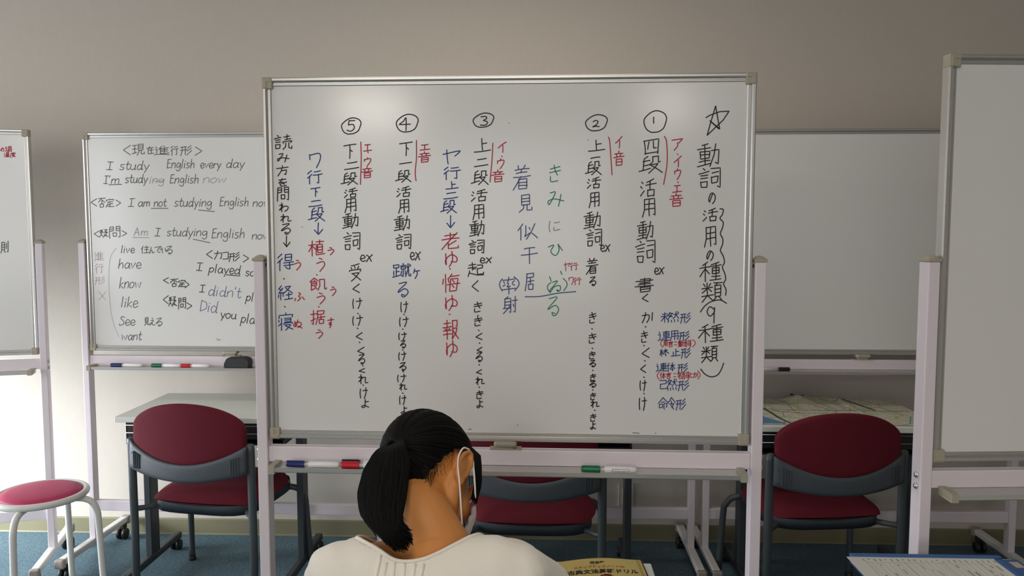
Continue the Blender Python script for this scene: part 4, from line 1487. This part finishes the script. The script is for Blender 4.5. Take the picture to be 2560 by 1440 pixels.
# trousers and shoes
tr = Blob()
tr.ell((-.170, 1.10, .580), (.162, .112, .105), n=20)
tr.ell((-.170, 1.14, .635), (.140, .098, .06), n=20)
for s_ in (-1, 1):
    hx = -.17 + s_ * .078
    tr.limb([(hx, 1.10, .566), (hx + s_ * .01, 1.45, .530)], [.088, .066])
    tr.limb([(hx + s_ * .01, 1.45, .530), (hx + s_ * .01, 1.44, .30), (hx + s_ * .01, 1.44, .12)], [.066, .060, .052])
tr.build('trousers', M['navy'], PR, .006, 5)
for s_ in (-1, 1):
    hx = -.17 + s_ * .078
    b_ = Blob()
    b_.limb([(hx + s_ * .01, 1.42, .045), (hx + s_ * .015, 1.50, .040), (hx + s_ * .02, 1.585, .034)], [.043, .040, .034])
    b_.build('shoe', M['black'], PR, .005, 4)

# blouse: the trunk and sleeves a little larger, opened at a wide neckline
bl = Blob()
o_ = .013
SLB, SRB = SL_, SR_
bl.limb([SLB, V((-.27, 1.283, .858)), V((-.19, 1.280, .858)), V((-.08, 1.283, .860)), SRB], [.056, .060, .062, .060, .056], 20)
bl.limb([V((-.31, 1.315, .842)), V((-.19, 1.330, .838)), V((-.05, 1.318, .842))], [.060, .066, .060], 18)
bl.ell((-.172, 1.268, .77), (.178, .100, .135), n=24)
bl.ell((-.170, 1.17, .62), (.150, .102, .15), n=20)
bl.limb([V((-.17, 1.350, .79)), V((-.17, 1.27, .68))], [.070, .085])
bl.limb([SL_, SL_.lerp(EL, .55)], [.058, .062])
bl.limb([SR_, SR_.lerp(ER, .55)], [.058, .062])
BLO = bl.build('blouse', M['blouse'], PR, .0042, 10)
NC = V((-.208, 1.326, .90))
NA, NBB = .108, .084
me = BLO.data
bm = bmesh.new()
bm.from_mesh(me)
_w = lambda p: p
nrm = V((.0, .42, 1)).normalized()
nx = V((1, 0, 0.0))
ny = nrm.cross(nx).normalized()


def nell(p):
    d = p - NC
    a, b = d.dot(nx) / NA, d.dot(ny) / NBB
    return a, b, math.hypot(a, b)


dele = [v for v in bm.verts if nell(v.co)[2] < 1.0 and (v.co - NC).dot(nrm) > -.09]
bmesh.ops.delete(bm, geom=dele, context='VERTS')
for _ in range(3):
    bd = [v for v in bm.verts if v.is_boundary]
    for v in bd:
        a, b, k = nell(v.co)
        if k < 1.25:
            d = v.co - NC
            h = d.dot(nrm)
            v.co = NC + nx * (a / k * NA) + ny * (b / k * NBB) + nrm * h
    for v in bd:
        e = [q.other_vert(v) for q in v.link_edges if q.is_boundary]
        if len(e) == 2:
            v.co = v.co * .4 + (e[0].co + e[1].co) * .3
bm.normal_update()
for v in bm.verts:   # soft folds of the cotton, strongest at the shoulders
    k = nell(v.co)[2]
    am = .0032 * min(1, max(0, (k - 1.05) * 2)) * (.4 + min(1, abs(v.co.x + .17) * 5))
    c_ = v.co
    v.co = c_ + v.normal * am * noise.noise(V((c_.x * 26 + c_.z * 20, c_.y * 10, c_.z * 9 - c_.x * 12)))
bm.to_mesh(me)
# neckline hem
bd = sorted([v.co.copy() for v in bm.verts if v.is_boundary and nell(v.co)[2] < 1.3], key=lambda p: math.atan2(nell(p)[1], nell(p)[0]))
BV = BVHTree.FromBMesh(bm)
hem = bd[::2]
for _ in range(4):
    hem = [(hem[i - 1] + hem[i] * 2 + hem[(i + 1) % len(hem)]) / 4 for i in range(len(hem))]
hem.append(hem[0])
h_ = MB().tube([p + nrm * .001 for p in hem], .0032, 8, cap=False)
ho = h_.build('neckline_hem', M['blouse'], PR)
ho.location = -PO
# thickness
sol = BLO.modifiers.new('thickness', 'SOLIDIFY')
sol.thickness = .0012
sol.offset = -1
# pin tucks below the neckline at the back
for k in range(6):
    x0 = -.258 + k * .0145
    P = []
    for j in range(22):
        t = j / 21
        z = .935 - t * .17
        xx = x0 - .012 * t + .0022 * math.sin(t * 9 + k * 1.3)
        hit = BV.ray_cast(V((xx, .9, z)), V((0, 1, 0)))
        if hit[0] is None or (hit[0] - NC).dot(V((0, -1, 0))) < 0:
            continue
        P.append(hit[0] + V((0, -.0005, 0)))
    if len(P) > 3:
        tk = MB().tube(P, .0034, 8, flat=(.75, 1.3))
        tk.build('pin_tuck', M['blouse'], PR).location = -PO
bm.free()

# hair: cap shell and combed strands running to the tie
TIE = H(.004, -.095, -.034)


def hairline(r, f, u):
    """True where a scalp direction carries hair"""
    d = V((r, f, u)).normalized()
    if d.y > .45:
        return d.z > .62
    if d.y > -.05:
        return d.z > .16 + (.30 if d.y > .12 else 0) * (d.y + .05)
    h = math.hypot(d.x, d.y)
    if h < 1e-4:
        return d.z > 0
    lim = -74 + 80 * (abs(d.x) / h) ** 5 + 5 * noise.noise(V(d) * 6)
    return math.degrees(math.asin(max(-1, min(1, d.z)))) > lim


hb = MB()
N1, N2 = 72, 54
vs = {}
for j in range(N2 + 1):
    th = math.pi * j / N2
    for i in range(N1):
        ph = 2 * math.pi * i / N1
        d = (math.sin(th) * math.cos(ph), math.sin(th) * math.sin(ph), math.cos(th))
        if hairline(*d):
            nz = noise.noise(V(d) * 7) * .02
            vs[(i, j)] = hb.bm.verts.new(scalp(*d, s=1.075 + nz + .04 * max(0, -d[1])))
for j in range(N2):
    for i in range(N1):
        q = [(i, j), ((i + 1) % N1, j), ((i + 1) % N1, j + 1), (i, j + 1)]
        q = [vs[k] for k in q if k in vs]
        if len(q) >= 3:
            try:
                hb.bm.faces.new(q).smooth = True
            except ValueError:
                pass
bmesh.ops.remove_doubles(hb.bm, verts=hb.bm.verts, dist=.0006)
hb.bm.normal_update()
hcap = hb.build('hair', M['hair'], PR, fix=False)
hcap.location = -PO
# strands on the scalp
tie_d = V((TIE - H(0, 0, .012)).dot(a) for a in (HR, HF, HU))
strands = MB()
cnt = 0
while cnt < 1300:
    d = V((random.gauss(0, 1), random.gauss(0, 1), random.gauss(0, 1)))
    if d.length < .01:
        continue
    d.normalize()
    if not hairline(*d):
        continue
    # start towards the hairline
    P = []
    td = tie_d.normalized()
    dd = d.copy()
    for t in range(9):
        w_ = t / 8
        q = dd.slerp(td, w_ ** 1.15) if dd.angle(td) < 3.0 else dd
        if w_ > .15 and not hairline(*q):
            q = q + V((0, -.1, .15))
        lift = 1.095 + .055 * w_ ** 2 + .015 * math.sin(cnt * 2.3)
        P.append(scalp(*q, s=lift))
    P.append(TIE + HF * -.004)
    if P[0].z < .90:
        continue
    strands.tube(smooth_path(P, 2), [.0014 * (.5 + .5 * min(1, k / 4)) for k in range(len(smooth_path(P, 2)))], 5, cap=True, smooth=True)
    cnt += 1
so = strands.build('combed_hair', M['hair'], PR, kind='stuff', fix=False)
so.location = -PO
# nape wisps
wis = MB()
for k in range(420):
    a = random.uniform(-.5, .95)
    el = R(-74 + 80 * abs(a) ** 5 - random.uniform(-4, 7))
    d = V((math.cos(el) * a, -math.cos(el) * math.sqrt(1 - a * a), math.sin(el)))
    p0 = scalp(*d, s=1.05)
    tgt = (C7 + V((random.uniform(-.05, .03), 0, 0)) - p0).normalized()
    L_ = random.uniform(.006, .024)
    out_ = (p0 - HC).normalized() * .004
    wis.tube(smooth_path([p0, p0 + tgt * L_ * .6 + out_, p0 + tgt * L_ + V((random.uniform(-.005, .005), -.002, random.uniform(-.003, .003))) + out_], 3), .00022, 3, cap=False)
wo = wis.build('nape_wisps', M['hair'], PR, kind='stuff', fix=False)
wo.location = -PO
# side lock in front of the ear
sl = MB()
for k in range(110):
    o1 = random.uniform(-1, 1)
    p = [H(.060 + .004 * o1, .046 + .016 * o1, .072), H(.072, .054 + .014 * o1, .036), H(.077 + random.uniform(-.002, .002), .060 + .012 * o1, .002), H(.074 + random.uniform(-.002, .002), .068 + .009 * o1, -.028 - random.uniform(0, .014))]
    q = smooth_path(p, 4)
    sl.tube(q, [.0016 * (1 - .7 * i / len(q)) for i in range(len(q))], 5)
slo = sl.build('side_lock', M['hair'], PR, kind='stuff', fix=False)
slo.location = -PO

# ponytail: core and strands from the tie, bulging out and falling to the back
TB = TIE + HF * -.008


def tail(a, rad, t):
    """strand at angle a, relative radius rad, parameter t from tie to tip"""
    c0 = TB
    keys = [(0.0, V((0, 0, 0)), .012, .011), (.10, V((-.004, -.018, -.004)), .024, .018), (.30, V((-.006, -.040, -.028)), .037, .024), (.50, V((-.007, -.072, -.056)), .040, .026),
            (.70, V((-.002, -.106, -.082)), .036, .023), (.87, V((.012, -.134, -.104)), .020, .014), (1.0, V((.034, -.150, -.120)), .005, .005)]
    for k in range(len(keys) - 1):
        if t <= keys[k + 1][0] + 1e-9:
            a0, a1 = keys[k], keys[k + 1]
            w_ = (t - a0[0]) / (a1[0] - a0[0])
            c = a0[1].lerp(a1[1], w_)
            rx, ry = a0[2] + (a1[2] - a0[2]) * w_, a0[3] + (a1[3] - a0[3]) * w_
            break
    return c0 + c + V((math.cos(a) * rx * rad, math.sin(a) * ry * rad, math.cos(a) * rad * .006))


core = MB()
core.grid(lambda u, v: tail(2 * math.pi * u, .90, .98 * v), 28, 26, close_u=True)
co = core.build('ponytail', M['hair'], PR, fix=False)
co.location = -PO
ts = MB()
for k in range(1300):
    a = random.uniform(0, 2 * math.pi)
    rad = random.uniform(.88, 1.06)
    end = random.choice((1.0, 1.0, .97, .93, random.uniform(.86, .97)))
    wv = random.uniform(-.08, .08)
    P = [tail(a + wv * math.sin(j * .9), rad + random.uniform(-.008, .008), end * j / 9) for j in range(10)]
    P[-1] += V((random.uniform(-.004, .018), random.uniform(-.004, .004), random.uniform(-.010, .006)))
    q = smooth_path(P, 2)
    ts.tube(q, [.0012 * (1 - .75 * (i / len(q)) ** 3) for i in range(len(q))], 5, smooth=True)
to = ts.build('ponytail_strands', M['hair'], PR, kind='stuff', fix=False)
to.location = -PO
# loose bumps near the tie and the tie itself
hm = MB()
zax = (TB - H(0, 0, .012)).normalized()
xa = zax.cross(V((0, 0, 1))).normalized()
ya = zax.cross(xa)
hm.tube([TB + V((-.003, -.006, -.005)) + xa * .012 * math.cos(2 * math.pi * k / 24) + ya * .011 * math.sin(2 * math.pi * k / 24) for k in range(25)], .0032, 8, cap=False)
hto = hm.build('hair_tie', M['hair'], PR)
hto.location = -PO

# face mask with ear loops
mk = MB()


def maskf(off):
    def fn(u, v):
        a = (u - .5) * R(120)
        w_ = 1 - .16 * (1 - v) ** 1.5 - .04 * v
        c56 = math.cos(R(56))
        rr = V((math.sin(a) * .083 * w_, .079 + (math.cos(a) - c56) / (1 - c56) * .058 * (1 - .35 * (1 - v) ** 2), 0))
        plt = .0012 * (1 if int(v * 8) % 2 else -1)
        return H(rr.x * (1 + off * 9), rr.y + off + plt + .004, -.030 - (1 - v) * .084)
    return fn


g1 = mk.grid(maskf(.002), 33, 17)
g2 = mk.grid(maskf(.0002), 33, 17)
mko = mk.build('face_mask', M['mask'], PR)
mko.location = -PO
for s_ in (-1, 1):
    for top in (0, 1):
        e_ = maskf(.002)(.99 if s_ > 0 else .01, .95 if top else .08)
        if top:
            P = [e_, H(s_ * .084, .045, -.020), H(s_ * .086, .020, .010), H(s_ * .088, -.004, .020)]
        else:
            P = [H(s_ * .088, -.004, .020), H(s_ * .088, -.020, .006), H(s_ * .084, -.018, -.022), H(s_ * .080, .012, -.055), e_]
        lp = MB().tube(smooth_path(P, 6), .0017, 8)
        lpo = lp.build('ear_loop', M['mask'], mko)
stool('round stool under the seated person, same crimson seat', -0.17, 1.06, R(30))
